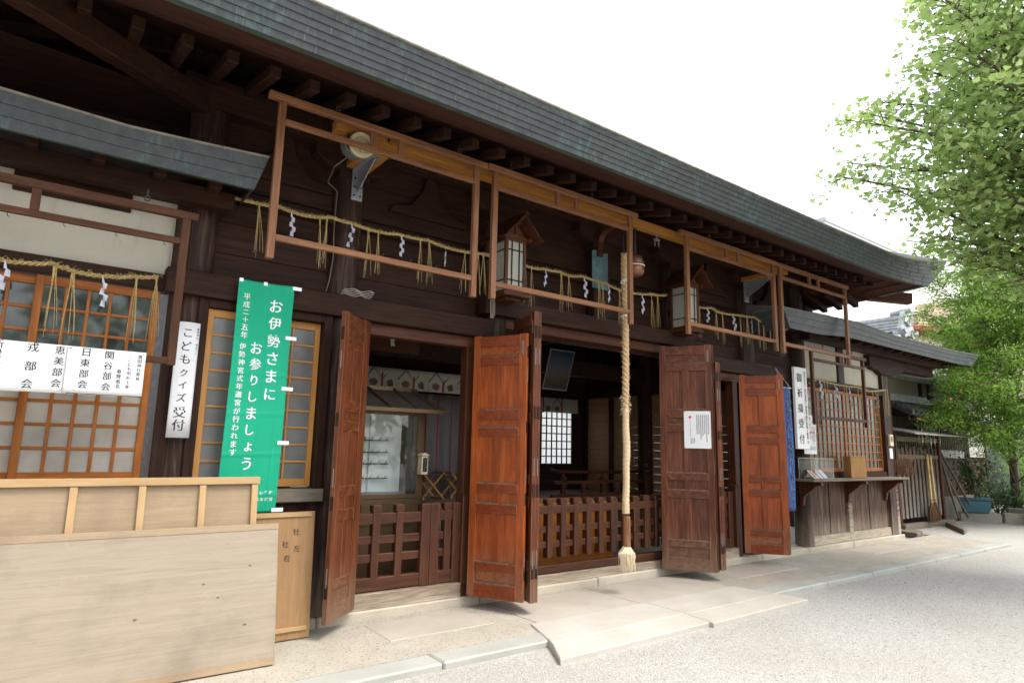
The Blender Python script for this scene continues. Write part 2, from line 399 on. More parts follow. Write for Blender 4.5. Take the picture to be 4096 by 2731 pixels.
M_frost = plain("frosted_lantern_pane", (.62,.62,.53), .35, var=.04, trans=.5)
M_bell = plain("brown_bell_metal", (.24,.105,.06), .38, .55, var=.2, nscale=6)
M_bluep = plain("weathered_blue_plate", (.09,.17,.19), .6, var=.55, nscale=7)
M_frostg = plain("frosted_window_glass", (.15,.15,.145), .22, var=.2, nscale=3)
M_office = plain("greenish_window_glass", (.055,.066,.056), .14, var=.5, nscale=2.2)
M_dglass = plain("dark_window_glass", (.045,.055,.045), .05, var=.7, nscale=5.0)
M_bglass = plain("beige_backed_glass", (.36,.32,.27), .08, var=.35, nscale=2.0)
M_shoji = plain("shoji_paper", (.92,.92,.9), .8, var=.03, trans=.9)
M_glass = glass_mat("case_glass", (.95,.97,.96), .04)
M_bronze = plain("bronze_anodised", (.13,.08,.04), .35, .5)
M_case = plain("case_backing", (.82,.84,.82), .6, var=.04)
M_black = plain("black_rail", (.012,.012,.012), .4)
M_floor = wood("interior_floor", (.16,.13,.10), (.30,.25,.19), 'x', .5)
M_slat = wood("slat_wall_board", (.30,.16,.075), (.42,.25,.13), 'y', .5)
M_tile = plain("silver_roof_tile", (.32,.33,.345), .4, .15, var=.25, nscale=9)
M_dtile = plain("dark_roof_tile", (.085,.088,.09), .4, .1, var=.3, nscale=9)
M_ply = ply_mat("grey_plywood", (.235,.185,.13), (.33,.27,.198))
M_ply2 = ply_mat("yellow_plywood", (.25,.175,.10), (.345,.25,.15), False)
M_ply3 = ply_mat("orange_plywood", (.25,.135,.055), (.36,.21,.09), False, 'z')
M_batten = wood("pine_batten", (.36,.225,.105), (.48,.32,.165), 'x', .6, bump=.1, var=.1)
M_battenz = wood("pine_batten_upright", (.36,.225,.105), (.48,.32,.165), 'z', .6, bump=.1, var=.1)
M_leafg = leaf_mat("ginkgo_leaf", (.31,.43,.12), (.52,.62,.27), .64)
M_leafs = leaf_mat("small_leaf", (.10,.23,.012), (.27,.45,.06), .55)
M_leafd = leaf_mat("dark_leaf", (.012,.045,.012), (.03,.09,.02), .25)
M_bark2 = wood("tree_bark", (.06,.045,.03), (.17,.13,.09), 'z', .85, bump=.8)
M_offer = wood("offertory_timber", (.28,.09,.012), (.46,.17,.03), 'x', .4)
M_bamboo = plain("bamboo", (.62,.42,.15), .45, var=.2, nscale=12)
M_bristle = plain("broom_twigs", (.14,.075,.035), .9, var=.3, nscale=60)
M_teal = plain("teal_plastic", (.035,.12,.16), .45)
M_terra = plain("terracotta", (.26,.12,.05), .7)
M_fab = plain("curtain_cloth", (.62,.58,.50), .8, var=.05, trans=.3)
M_ribbon = plain("red_ribbon", (.33,.025,.02), .7)
M_crest = plain("crest_print", (.30,.20,.15), .8)
M_sprig = plain("green_print", (.04,.07,.055), .8)

# ------------------------------------------------------------------ lettering
_gl = {}
def glyph(ch):
    if ch not in _gl:
        cu = bpy.data.curves.new("t", 'FONT'); cu.body = ch; cu.size = 1; cu.align_x = 'CENTER'; cu.align_y = 'CENTER'
        cu.resolution_u = 2
        ob = bpy.data.objects.new("t", cu); C.objects.link(ob)
        bpy.context.view_layer.update()
        me = bpy.data.meshes.new_from_object(ob.evaluated_get(bpy.context.evaluated_depsgraph_get()))
        vv = [v.co.copy() for v in me.vertices]
        if vv:
            cx = (min(v.x for v in vv)+max(v.x for v in vv))/2; cy = (min(v.y for v in vv)+max(v.y for v in vv))/2
            w_ = max(max(v.x for v in vv)-min(v.x for v in vv), max(v.y for v in vv)-min(v.y for v in vv))
        else: cx = cy = 0; w_ = 1
        _gl[ch] = ([((v.x-cx)/w_, (v.y-cy)/w_) for v in vv], [tuple(p.vertices) for p in me.polygons])
        bpy.data.objects.remove(ob); bpy.data.curves.remove(cu); bpy.data.meshes.remove(me)
    return _gl[ch]
SMALL = 'ょっゃゅ'
def lettercol(t, *a, **k):
    m = MB(); column(m, *a, **k); m.build('lettering', M_ink if t.get('ink') is None else M_white_ink, t)
def column(mb, text, x, z, size, pitch, y, yf=None, widen=1.0, bold=1):
    for i, ch in enumerate(text):
        if ch in ' 　': continue
        V, F = glyph(ch); s = size*(.72 if ch in SMALL else (.35 if ch in '.・' else (.85 if ch in 'こりしクイに二十' else 1)))
        for k in range(bold+1):
            P = []
            for a, b in V:
                px, pz = x + a*s*widen + (k-bold*.5)*size*.016, z - i*pitch + b*s
                P.append((px, yf(px, pz) if yf else y, pz))
            mb.add(P, F)
def bars(mb, x0, x1, z0, z1, y, cols, rng):  # illegible small print: broken thin strokes in columns
    n = cols
    for i in range(n):
        x = x0 + (x1-x0)*(i+.5)/n; z = z1
        end = z0 + rng.random()*.3*(z1-z0)
        while z > end:
            l = rng.uniform(.004,.010); w_ = (x1-x0)/n*.28
            mb.box(x-w_, x+w_, y-.0004, y, z-l*.55, z); z -= l*1.15

# ================================================================== GROUND
g = MB(); g.grid(lambda u, v: (-60+u*220, -70+v*150, .075), 4, 4); struct(g.build("gravel_yard", M_gravel))
g = MB(); g.box(-4, 13.55, -1.0, .0, -.05, .12); struct(g.build("pavement", M_agg))
g = MB(); x = -4.0
for l in (1.6,1.5,1.28,1.45,1.62):
    pass
xs = [-4.0,-2.6,-1.0,.72,2.36,3.5,4.9,6.2,7.4,8.5,9.45,10.4,11.3,12.3,13.55]
for a, b in zip(xs, xs[1:]): g.box(a+.004, b-.004, -1.215, -1.004, -.05, .125 + rnd.uniform(-.003,.003))
struct(g.build("kerb", M_kerb, bevel=.012))
g = MB(); g.prismz([(13.55,-1.2),(13.9,-1.0),(13.65,.15),(13.56,.15)], -.05, .118); struct(g.build("kerb_end", M_kerb, bevel=.01))
g = MB()
for x0, x1, y0, y1 in ((2.27,3.2,-.60,-.10),(6.66,7.95,-.56,-.10),(10.05,11.35,-.54,-.12)): g.box(x0, x1, y0, y1, .0, .124)
struct(g.build("stone_flags", M_slab, bevel=.004))
g = MB(); g.box(3.5, 4.75, -.80, -.06, 0, .126); g.box(4.757, 6.17, -.80, -.06, 0, .127)
struct(g.build("step_flags", M_slab, bevel=.004))
g = MB()
def ramp(xa, xb):
    # (back edge, crease, front edge) x for the two ends; the front third dips to the gravel
    (a0, a1, a2), (b0, b1, b2) = xa, xb
    g.hexa([(a1,-1.29,.03),(b1,-1.27,.03),(b0,-.81,.03),(a0,-.81,.03),(a1,-1.29,.134),(b1,-1.27,.134),(b0,-.81,.134),(a0,-.81,.134)])
    g.hexa([(a2,-1.57,.03),(b2,-1.53,.03),(b1,-1.2705,.03),(a1,-1.2905,.03),(a2,-1.57,.116),(b2,-1.53,.116),(b1,-1.2705,.1335),(a1,-1.2905,.1335)])
ramp((3.42,3.24,3.08),(4.80,4.80,4.80)); ramp((4.803,4.803,4.803),(6.18,6.30,6.40))
struct(g.build("approach_slab", M_white, bevel=.006))
# plinth stones (y 0 .. .3)
g = MB(); ps = [-4,-1.9,-.5,.66,1.93,3.47,4.98,6.6,8.05,9.25,10.6,12.45]
for a, b in zip(ps, ps[1:]): g.box(a+.003, b-.003, .004+rnd.uniform(0,.006), .32, -.05, .20+rnd.uniform(-.004,.004))
struct(g.build("stone_plinth", M_base, bevel=.012))
g = MB(); g.box(12.5, 26, .75, 1.12, -.05, .10); g.box(13.0, 14.1, .05, .75, -.05,.085); struct(g.build("house_path", M_conc))

# ================================================================== MAIN HALL
hall = thing("shrine_hall", "long dark timber shrine hall with grey-green copper eaves and open folding doors", "shrine hall", (5.1, 1.8, .12))
COLX = [.82, 2.0, 3.62, 6.4, 8.03, 9.4]
for x in COLX:
    m = MB(); m.cyl((x,.15,.2), (x,.15,4.3), .135, 20); m.build("column", M_post, hall, smooth=True)
# square jamb posts
for x0, x1 in ((3.26,3.36),(6.62,6.72),(7.56,7.66),(2.05,2.13)):
    m = MB(); m.box(x0, x1, .04, .16, .2, 2.62); m.build("jamb", W['brownz'], hall, bevel=.004)
# tie beams
m = MB(); m.box(.62, 3.5, -.045, .10, 2.605, 2.79); m.build("tie_beam", W['darkx'], hall, bevel=.006)
m = MB(); m.box(3.40, 6.66, -.055, .10, 2.845, 3.02); m.build("tie_beam", W['darkx'], hall, bevel=.006)
m = MB(); m.box(6.55, 9.33, -.045, .10, 2.615, 2.80); m.build("tie_beam", W['darkx'], hall, bevel=.006)
m = MB(); m.box(2.0, 3.6, .03, .14, 2.50, 2.60); m.box(3.7,6.3,.03,.14,2.74,2.84); m.box(6.5,8.0,.03,.14,2.50,2.61); m.build("lintel", W['brownx'], hall, bevel=.004)
# wall boards over the beams, one part per bay
for i in range(5):
    m = MB(); a, b = COLX[i], COLX[i+1]; z = 2.70; k = 0
    while z < 4.35:
        h = (.31,.26,.29,.33)[k % 4]
        y = .150 + .006*((k*7+i*3) % 3)
        m.box(a+.02, b-.02, y, y+.05, z+.003, z+h); z += h; k += 1
    m.build("board_cladding", W['darkx'], hall, bevel=.005)
# upper rails and carved struts between columns
m = MB(); m.box(.7, 9.5, .085, .2, 3.44, 3.50); m.build("wall_rail", W['darkx'], hall, bevel=.004)
m = MB(); m.box(.6, 9.6, .0, .2, 4.12, 4.36); m.build("wall_plate", W['darkx'], hall, bevel=.004)
for x in (1.42, 2.82, 7.2, 8.72):
    m = MB(); m.prism([(x-.42,3.70),(x-.40,3.76),(x-.22,3.80),(x-.08,3.98),(x-.05,4.12),(x+.05,4.12),(x+.08,3.98),(x+.22,3.80),(x+.40,3.76),(x+.42,3.70)], .10, .155)
    m.build("carved_strut", W['darkx'], hall, bevel=.006)
for x in COLX[1:-1] + [5.05]:
    m = MB(); m.prism([(x-.36,4.12),(x-.36,4.02),(x-.26,3.94),(x-.14,3.92),(x-.14,3.86),(x+.14,3.86),(x+.14,3.92),(x+.26,3.94),(x+.36,4.02),(x+.36,4.12)], .0, .15)
    m.build("bracket_arm", W['darkx'], hall, bevel=.006)
m = MB(); m.box(4.93, 5.20, .02, .2, 3.02, 4.12); m.build("centre_strut", W['darkz'], hall, bevel=.006)
m = MB(); m.grid(lambda u,v: (4.89+.25*u, .012-.004*math.sin(u*3.1), 3.37+.44*v+.01*math.sin(u*7)*(v>.5)), 6, 6); m.build("blue_plate", M_bluep, hall, solid=.004)
# window bay 1
m = MB(); m.box(.86,1.90,-.03,.22,1.09,1.19); m.build("window_sill", W['greyx'], hall, bevel=.006)
m = MB()
for k, x in enumerate((.93,1.17,1.41,1.65)): m.box(x+.002, x+.238, .07+.004*(k%2), .11, .2, 1.09)
m.build("board_cladding", M_board, hall)
m = MB(); m.box(.86,.93,.0,.13,1.19,2.605); m.box(1.82,1.89,.0,.13,1.19,2.605); m.box(.93,1.82,.0,.13,2.54,2.604); m.build("window_jamb", W['darkz'], hall, bevel=.004)
def sash(x0, x1, z0, z1, y, nx, nz, st, mu, wx, wz, glassfn, parent, rail=.06, d=.03):
    m = MB(); m.box(x0, x0+st, y, y+d, z0, z1); m.box(x1-st, x1, y, y+d, z0, z1)
    ax, bx, az, bz = x0+st, x1-st, z0+rail, z1-rail
    for i in range(1, nx):
        x = ax + (bx-ax)*i/nx; m.box(x-mu/2, x+mu/2, y+.004, y+d-.004, az, bz)
    o = m.build("window", wz, parent, bevel=.002)
    m = MB(); m.box(x0+st, x1-st, y+.002, y+d-.002, z0, az); m.box(x0+st, x1-st, y+.002, y+d-.002, bz, z1)
    for j in range(1, nz):
        z = az + (bz-az)*j/nz; m.box(ax, bx, y+.007, y+d-.003, z-mu/2, z+mu/2)
    m.build("window_rail", wx, o, bevel=.002)
    glassfn(o, ax, bx, az, bz, y+d*.55)
    return o
def g_frost(o, ax, bx, az, bz, y):
    m = MB(); m.box(ax, bx, y, y+.003, az, bz); m.build("pane", M_frostg, o)
sash(.935, 1.38, 1.205, 2.535, .035, 2, 9, .042, .016, W['palex'], W['palez'], g_frost, hall)
sash(1.37, 1.815, 1.205, 2.535, .075, 2, 9, .042, .016, W['palex'], W['palez'], g_frost, hall)

# sills under gates
for a, b in ((2.12,3.27),(3.74,6.28),(6.5,7.57)):
    m = MB(); m.box(a, b, .03, .19, .195, .325 if a < 3 or a > 6 else .29); m.build("door_sill", M_sill, hall, bevel=.008)
# low gates in the side bays
def low_gate(x0, x1, pk, post_l, post_r, top=.965):
    m = MB()
    m.box(x0, x1, .075, .135, top-.085, top); m.box(x0, x1, .07, .14, .335, .44)
    for z in (.595,.745): m.box(x0+.01, x1-.01, .088, .125, z-.033, z+.033)
    o = m.build("low_gate", W['gatex'], hall, bevel=.004)
    for x in pk:
        q = MB(); q.box(x-.033, x+.033, .066, .144, .43, top+.01); q.box(x-.04, x+.04, .066, .144, top+.012, top+.07); q.build("picket", W['gatez'], o, bevel=.006)
    for x in (post_l, post_r):
        q = MB(); q.box(x-.045, x+.045, .058, .15, .33, 1.035); q.build("gate_post", W['gatez'], o, bevel=.006)
    return o
low_gate(2.17, 2.90, (2.42,2.64), 2.20, 2.895)
low_gate(2.99, 3.27, (3.13,), 2.99, 3.225)
m = MB(); m.box(3.255,3.36,.02,.155,.32,1.10); m.add([(3.25,.015,1.10),(3.365,.015,1.10),(3.365,.16,1.10),(3.25,.16,1.10),(3.307,.087,1.145)], [(0,1,4),(1,2,4),(2,3,4),(3,0,4)]); m.build("finial_post", W['gatez'], hall, bevel=.003)
low_gate(6.74, 7.50, (6.93,7.15,7.34), 6.76, 7.46)
m = MB(); m.box(7.52,7.62,.02,.155,.32,1.10); m.add([(7.515,.015,1.10),(7.625,.015,1.10),(7.625,.16,1.10),(7.515,.16,1.10),(7.57,.087,1.145)], [(0,1,4),(1,2,4),(2,3,4),(3,0,4)]); m.build("finial_post", W['gatez'], hall, bevel=.003)
# picket fence in the bell bay
m = MB(); m.box(3.75,6.26,.06,.13,.885,.965); m.box(3.75,6.26,.055,.14,.30,.375)
for z in (.575,.725): m.box(3.76,6.25,.08,.118,z-.032,z+.032)
fence = m.build("picket_fence", W['gatex'], hall, bevel=.004)
for k in range(13):
    x = 3.98 + k*.1836
    q = MB(); q.box(x-.034, x+.034, .052, .138, .44, .975); q.box(x-.043, x+.043, .052, .138, .976, 1.032); q.build("picket", W['gatez'], fence, bevel=.007)

# folding doors
def leaf(name, hx, hy, ang, w, z0, z1, mx, mz, parent, hinge_side=1):
    mr = M_rail if mx is W['doorx'] else mx; mrz = M_railz if mx is W['doorx'] else mz
    """leaf from hinge (hx,hy) along direction ang (degrees, 0 = +x), w wide"""
    d = Vector((math.cos(R(ang)), math.sin(R(ang)), 0)); nrm = Vector((-d.y, d.x, 0))
    M = Matrix(((d.x, nrm.x, 0, hx), (d.y, nrm.y, 0, hy), (0,0,1,0), (0,0,0,1)))
    t = .038; H = z1-z0; st = .075
    def zf(f): return z1 - f*H
    m = MB(); m.M = M
    m.box(0, st, 0, t, z0, z1+.012); m.box(w-st, w, 0, t, z0, z1+.012)
    m.mi = 1
    for a, b in ((.115,.293),(.395,.578),(.61,.654),(.687,.871)):
        m.box(w/2-.034, w/2+.034, .003, t-.003, zf(b)-.004, zf(a)+.004)
    m.mi = 2
    R_ = ((0,.04),(.08,.115),(.293,.33),(.363,.395),(.578,.61),(.654,.687),(.871,.90),(.948,1))
    for a, b in R_: m.box(st-.004, w-st+.004, -.003, t-.002, zf(b), zf(a))
    # sloped, dusty ledge on the upper arris of each rail
    m.mi = 3
    for a, b in R_[1:]:
        zt = zf(a); m.hexa([(st,-.0035,zt-.007),(w-st,-.0035,zt-.007),(w-st,.012,zt+.009),(st,.012,zt+.009),(st,-.0055,zt-.004),(w-st,-.0055,zt-.004),(w-st,.010,zt+.0125),(st,.010,zt+.0125)])
    o = m.build(name, [mz, mrz, mr, M_dust], parent, bevel=.004)
    for a, b in ((.04,.08),(.33,.363),(.90,.948)):
        m = MB(); m.M = M; m.box(st, w-st, .019, t-.011, zf(b), zf(a)); m.build("door_panel", mx, o)
    for a, b in ((.115,.293),(.395,.578),(.61,.654),(.687,.871)):
        for p, q in ((st, w/2-.034), (w/2+.034, w-st)):
            m = MB(); m.M = M; m.box(p, q, .019, t-.011, zf(b), zf(a)); m.build("door_panel", mz, o)
    # hinge plates and mortise ends on the free edge
    xe = w if hinge_side > 0 else 0
    for f in (.07,.36,.63,.90):
        m = MB(); m.M = M; m.box(xe-.004, xe+.003, .006, t-.006, zf(f+.022), zf(f-.022)); m.build("mortise_joint", W['darkz'], o)
    m = MB(); m.M = M; m.box(w-.05, w-.03, -.005, -.001, zf(.045+.032), zf(.045-.02)); m.build("bolt_plate", M_hinge, o, bevel=.001)
    for f in (.16,.55,.86):
        m = MB(); m.M = M; m.box(xe-.003, xe+.004, .014, .022, zf(f+.03), zf(f-.03)); m.build("hinge_plate", M_hinge, o, bevel=.001)
    return o
M_dust = plain("dusty_ledge", (.11,.055,.03), .9, var=.5, nscale=30)
M_railz = wood("varnished_mullion_timber", (.10,.017,.003), (.36,.072,.009), 'z', .36, bump=.2, wear=.9, wearcol=(.42,.20,.09), var=.4, spec=.5)
M_rail = wood("varnished_rail_timber", (.08,.013,.003), (.29,.055,.008), 'x', .36, bump=.2, wear=.9, wearcol=(.42,.20,.09), var=.4, spec=.5)
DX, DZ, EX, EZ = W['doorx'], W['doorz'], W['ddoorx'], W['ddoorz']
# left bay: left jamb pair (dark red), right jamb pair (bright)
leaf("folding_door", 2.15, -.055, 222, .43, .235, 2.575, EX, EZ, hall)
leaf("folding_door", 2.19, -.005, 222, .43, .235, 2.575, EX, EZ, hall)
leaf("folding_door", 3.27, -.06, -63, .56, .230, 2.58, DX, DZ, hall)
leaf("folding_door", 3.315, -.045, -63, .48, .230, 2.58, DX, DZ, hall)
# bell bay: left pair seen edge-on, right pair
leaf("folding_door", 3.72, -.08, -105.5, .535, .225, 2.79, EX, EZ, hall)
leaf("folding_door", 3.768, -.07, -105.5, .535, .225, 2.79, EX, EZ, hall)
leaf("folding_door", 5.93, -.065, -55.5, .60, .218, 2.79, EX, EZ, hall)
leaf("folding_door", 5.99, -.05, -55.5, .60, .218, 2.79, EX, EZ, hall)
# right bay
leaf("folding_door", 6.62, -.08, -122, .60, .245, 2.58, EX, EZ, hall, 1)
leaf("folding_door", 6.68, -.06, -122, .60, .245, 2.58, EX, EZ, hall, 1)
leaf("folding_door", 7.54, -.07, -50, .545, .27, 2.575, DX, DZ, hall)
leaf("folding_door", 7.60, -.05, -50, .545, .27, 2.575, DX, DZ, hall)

# ---- main roof: swept eaves around a hipped plan
EX0, EX1, EY0, EY1 = -3.0, 10.46, -1.39, 3.9
def rise(x):
    e = max(0, x-8.9); return min(e, 2.2)**2*.036
def ring(off, z, up, ny=6):
    """front, right, back, left path points"""
    P = []
    x0, x1, y0, y1 = EX0-off[0], EX1+off[0], EY0-off[1], EY1+off[1]
    n = 44
    for i in range(n+1):
        x = x0 + (x1-x0)*i/n; P.append((x, y0, z + up*rise(x)))
    zc = P[-1][2]
    for j in range(1, ny+1):
        t = j/ny; P.append((x1, y0+(y1-y0)*t, z + (zc-z)*max(0, 1-t*3)**2))
    P.append((x0, y1, z))
    for j in range(ny-1, 0, -1):
        t = j/ny; P.append((x0, y0+(y1-y0)*t, z + (zc-z)*max(0, 1-t*3)**2))
    return P
def loft(rings, m, close=True):
    n = len(rings[0]); V = [p for r_ in rings for p in r_]; F = []
    for k in range(len(rings)-1):
        for i in range(n if close else n-1):
            F.append((k*n+i, k*n+(i+1)%n, (k+1)*n+(i+1)%n, (k+1)*n+i))
    m.add(V, F)
NC = 6
m = MB(); z0, z1 = 3.975, 4.235
for k in range(NC):
    t0, t1 = k/NC, (k+1)/NC
    # each course steps back 8 mm at its lower edge
    a = ring((.50*t0+.004, .115*t0+.010), z0+(z1-z0)*t0+.002, 1+.9*t0)
    b = ring((.50*t1, .115*t1+.001), z0+(z1-z0)*t1, 1+.9*t1)
    c = ring((.50*t0-.004, .115*t0+.001), z0+(z1-z0)*t0, 1+.9*t0)
    loft([c, a, b], m)
# joints between the copper sheets as thin raised seams
m.mi = 1; rs = random.Random(3)
for k in range(NC):
    t0, t1 = k/NC, (k+1)/NC; x = -.1 + rs.random()*.4
    while x < 10.7:
        xx = x; p = []
        for t in (t0, t1):
            yy = EY0 - .115*t - (.010 if t == t0 else .002) - .0025
            xs_ = xx + (.50*t if xx > 10 else 0)*max(0, (xx-9.9)/.6)
            p.append((xs_, yy, z0+(z1-z0)*t+(1+.9*t)*rise(xx)))
        (xa, ya, za), (xb, yb, zb) = p
        m.box(xa-.0025, xa+.0025, ya, yb+.006, za, zb) if False else m.hexa([(xa-.002,ya,za),(xa+.002,ya,za),(xa+.002,ya+.006,za),(xa-.002,ya+.006,za),(xb-.002,yb,zb),(xb+.002,yb,zb),(xb+.002,yb+.006,zb),(xb-.002,yb+.006,zb)])
        x += rs.choice((.36,.40,.44,.40,.30))
m.build("copper_fascia", [M_copper_edge, plain("pale_seam", (.085,.11,.105), .6, var=.8, nscale=5)], hall)
m = MB(); loft([ring((.50,.118), z1, 1.9), ring((.52,.135), z1+.003, 1.9), ring((.52,.135), z1+.014, 1.9), ring((.48,.08), z1+.02, 1.9)], m)
m.build("eave_lip", M_bark, hall)
# roof planes up to the ridge
m = MB(); r0 = ring((.50,.10), z1+.02, 1.9)
def up_ring(t, z):
    P = []
    for x, y, zz in r0:
        cx = min(max(x, 3.6), 6.6); cy = 1.6
        P.append((x+(cx-x)*t, y+(cy-y)*t, zz*(1-t)+z*t + -.25*math.sin(math.pi*t)))
    return P
loft([r0]+[up_ring(t, 6.0) for t in (.2,.4,.6,.8,1.0)], m); m.build("roof", M_roof, hall, smooth='all')
# soffit: copper lip underneath, then stepped boards in to the rafter tips
def lowring(dy, dz, dx=None): return ring((-dy if dx is None else dx, -dy), z0+dz, 1.0)
m = MB(); loft([lowring(0,.0), lowring(.055,.012)], m); m.build("copper_drip", M_verd, hall)
m = MB(); loft([lowring(.055,.012), lowring(.06,.03), lowring(.115,.045), lowring(.24,.075), lowring(.245,.10), lowring(.40,.14), lowring(.405,.165), lowring(.60,.235)], m)
m.build("eave_plank", wood("eave_board", (.032,.014,.010), (.082,.036,.026), 'x', .7, spec=.2), hall)
m = MB()
r1 = ring((-.60,-.60), z0+.235, .6); r2 = []
for x, y, z in r1: r2.append((min(max(x, .9), 9.3), min(max(y, .12), 3.6), 4.62))
loft([r1, r2], m); m.build("soffit", W['darky'], hall)
# rafters
for k in range(42):
    x = .215 - 4*.2812 + k*.2812
    if x > 10.35: break
    if x < -.65: continue
    m = MB(); yt = -.79; zb = 4.082 + .5*rise(x)
    yi = .16 if .8 < x < 9.45 else (-.79 + max(.15, min(.9, (10.5-x)*.85)) if x > 9 else -.79+max(.12,min(.9,(x+.72)*.6)))
    s = .27
    m.hexa([(x-.037,yt,zb),(x+.037,yt,zb),(x+.037,yi,zb+s*(yi-yt)),(x-.037,yi,zb+s*(yi-yt)),(x-.037,yt-.004,zb+.086),(x+.037,yt-.004,zb+.086),(x+.037,yi,zb+.086+s*(yi-yt)),(x-.037,yi,zb+.086+s*(yi-yt))])
    m.build("rafter", W['darky'], hall, bevel=.005)
for sgn, xw, xt in ((1, 9.45, 10.1), (-1, .77, -2.2)):
    for k in range(11):
        y = -.50 + k*.235*1.05
        if y > 2.2: break
        if sgn < 0 and y < .2: continue
        xi = xw if y > .12 else xt - sgn*max(.12, (y+.95)*.75)
        m = MB(); zb = 3.83; s = .27
        za, zi = zb, zb + s*abs(xi-xt)
        P = [(xt,y-.042,za),(xt,y+.042,za),(xi,y+.042,zi),(xi,y-.042,zi)]
        m.hexa(P + [(a, b, c+.10) for a, b, c in P]); m.build("rafter", W['darkx'], hall, bevel=.005)
    # soffit on the gable side
    m = MB(); m.add([(xt+sgn*.02,-.7,3.935),(xt+sgn*.02,3.6,3.935),(xw-sgn*.1,3.6,4.16),(xw-sgn*.1,.1,4.16)], [(0,1,2,3)]); m.build("soffit", W['darkx'], hall, solid=.01)
    # hip beam
    m = MB(); m.bar((xw-sgn*.1,.15,4.16), (xt+.80,-.97,4.01) if sgn > 0 else (-.85,-1.1,4.05), .13, .17); m.build("hip_beam", W['brownx'] if sgn > 0 else W['darkx'], hall, bevel=.006)
# inside of the hall
m = MB(); m.box(.9, 9.35, .20, 3.5, .14, .22); m.build("floor", M_conc, hall)
m = MB(); m.box(1.0, 7.98, 1.75, 3.5, .225, .84); m.build("raised_floor", M_floor, hall)
m = MB(); m.box(.9, 4.0, 3.5, 3.56, .1, 4.3); m.box(4.0,5.1,3.5,3.56,.1,1.1); m.box(4.0,5.1,3.5,3.56,2.25,4.3); m.box(5.1,7.03,3.5,3.56,.1,4.3)
m.box(7.03,7.74,3.5,3.56,.1,1.28); m.box(7.03,7.74,3.5,3.56,2.2,4.3); m.box(7.74,9.35,3.5,3.56,.1,4.3); m.build("back_wall", W['darkx'], hall)
for x0, x1, z0_, z1_, nx, nz in ((7.03,7.74,1.28,2.2,6,7),(4.0,5.1,1.1,2.25,7,7)):
    m = MB(); m.box(x0, x1, 3.525, 3.528, z0_, z1_); p_ = m.build("shoji_window", M_shoji, hall)
    m = MB()
    for i in range(nx+1): x = x0+(x1-x0)*i/nx; m.box(x-.009, x+.009, 3.505, 3.522, z0_, z1_)
    for j in range(nz+1): z = z0_+(z1_-z0_)*j/nz; m.box(x0, x1, 3.503, 3.520, z-.009, z+.009)
    m.build("muntin", W['darkx'], p_)
m = MB(); m.box(.80, .86, .3, 3.5, .1, 4.3); m.build("side_wall", W['darky'], hall)
m = MB(); z = .3
while z < 2.45: m.box(8.02, 8.05, .3, 3.48, z, z+.108); m.box(8.0, 8.045, .3, 3.48, z+.108, z+.122); z += .125
m.build("slat_wall", M_slat, hall)
m = MB()
for y in (.36,1.15,2.78,3.42): m.box(7.975, 8.02, y-.04, y+.04, .25, 2.45)
m.box(7.97,8.06,.3,3.48,2.45,2.6); m.box(8.03,8.10,.3,3.48,2.6,4.3); m.build("wall_post", W['darkz'], hall)
m = MB(); m.cyl((8.0,2.0,.2),(8.0,2.0,4.2),.13,16); m.build("column", W['darkz'], hall, smooth=True)
m = MB(); m.box(.85, 8.05, .22, 3.5, 3.75, 3.82); m.build("ceiling", W['darkx'], hall)
m = MB()
for x in (2.6,4.3,6.0): m.box(x-.07,x+.07,.3,3.45,3.1,3.3)
m.box(.9,8.0,1.9,2.05,2.62,2.85); m.build("interior_beam", W['darky'], hall, bevel=.006)

# ================================================================== WINGS
def wing_roof(root, x0, x1, pts_lo, pts_up, y_lo, y_up, depth, flare, wall_z):
    """pts: z as function of x through lists of (x,z)"""
    def zat(L_, x):
        if x <= L_[0][0]: return L_[0][1]
        for (a, za), (b, zb) in zip(L_, L_[1:]):
            if x <= b: return za + (zb-za)*(x-a)/(b-a)
        return L_[-1][1]
    n = 30; NCW = 3
    def path(t, e):
        fl0, fl1 = flare
        xa, xb = x0 - fl0*t, x1 + fl1*t
        P = []
        for i in range(n+1):
            x = xa+(xb-xa)*i/n
            zl, zu = zat(pts_lo, x), zat(pts_up, x)
            P.append((x, y_lo+(y_up-y_lo)*t - e, zl+(zu-zl)*t))
        return [(xa, wall_z[1], P[0][2]+ .35*0)] + P + [(xb, wall_z[1], P[-1][2])]
    m = MB()
    for k in range(NCW):
        a, b, c = path(k/NCW, .009), path((k+1)/NCW, .001), path(k/NCW, .001)
        loft([c, a, b], m, False)
    f = m.build("copper_fascia", M_copper, root)
    m = MB(); loft([path(1, .002), [(x, y-.012, z+.004) for x, y, z in path(1, .002)], [(x, y-.012, z+.013) for x, y, z in path(1, .002)]], m, False); m.build("eave_lip", M_bark, root)
    m = MB(); up = [(x, y-.01, z+.02) for x, y, z in path(1, 0)]; tp = [(x, wall_z[1]+.02, z + depth) for x, y, z in path(1, 0)]
    loft([up, tp], m, False); m.build("roof", M_roof, root)
    m = MB(); lo = path(0, 0)
    loft([lo, [(x, min(y+.10, wall_z[1]), z+.03) for x, y, z in lo]], m, False); m.build("copper_drip", M_verd, root)
    m = MB(); rs_ = []
    for d, dz in ((.10,.03),(.105,.05),(.2,.08),(.205,.10)): rs_.append([(x, min(y+d, wall_z[1]), z+dz) for x, y, z in lo])
    rs_.append([(x, wall_z[1], z+.12) for x, y, z in lo]); loft(rs_, m, False); m.build("eave_plank", W['darkx'], root)

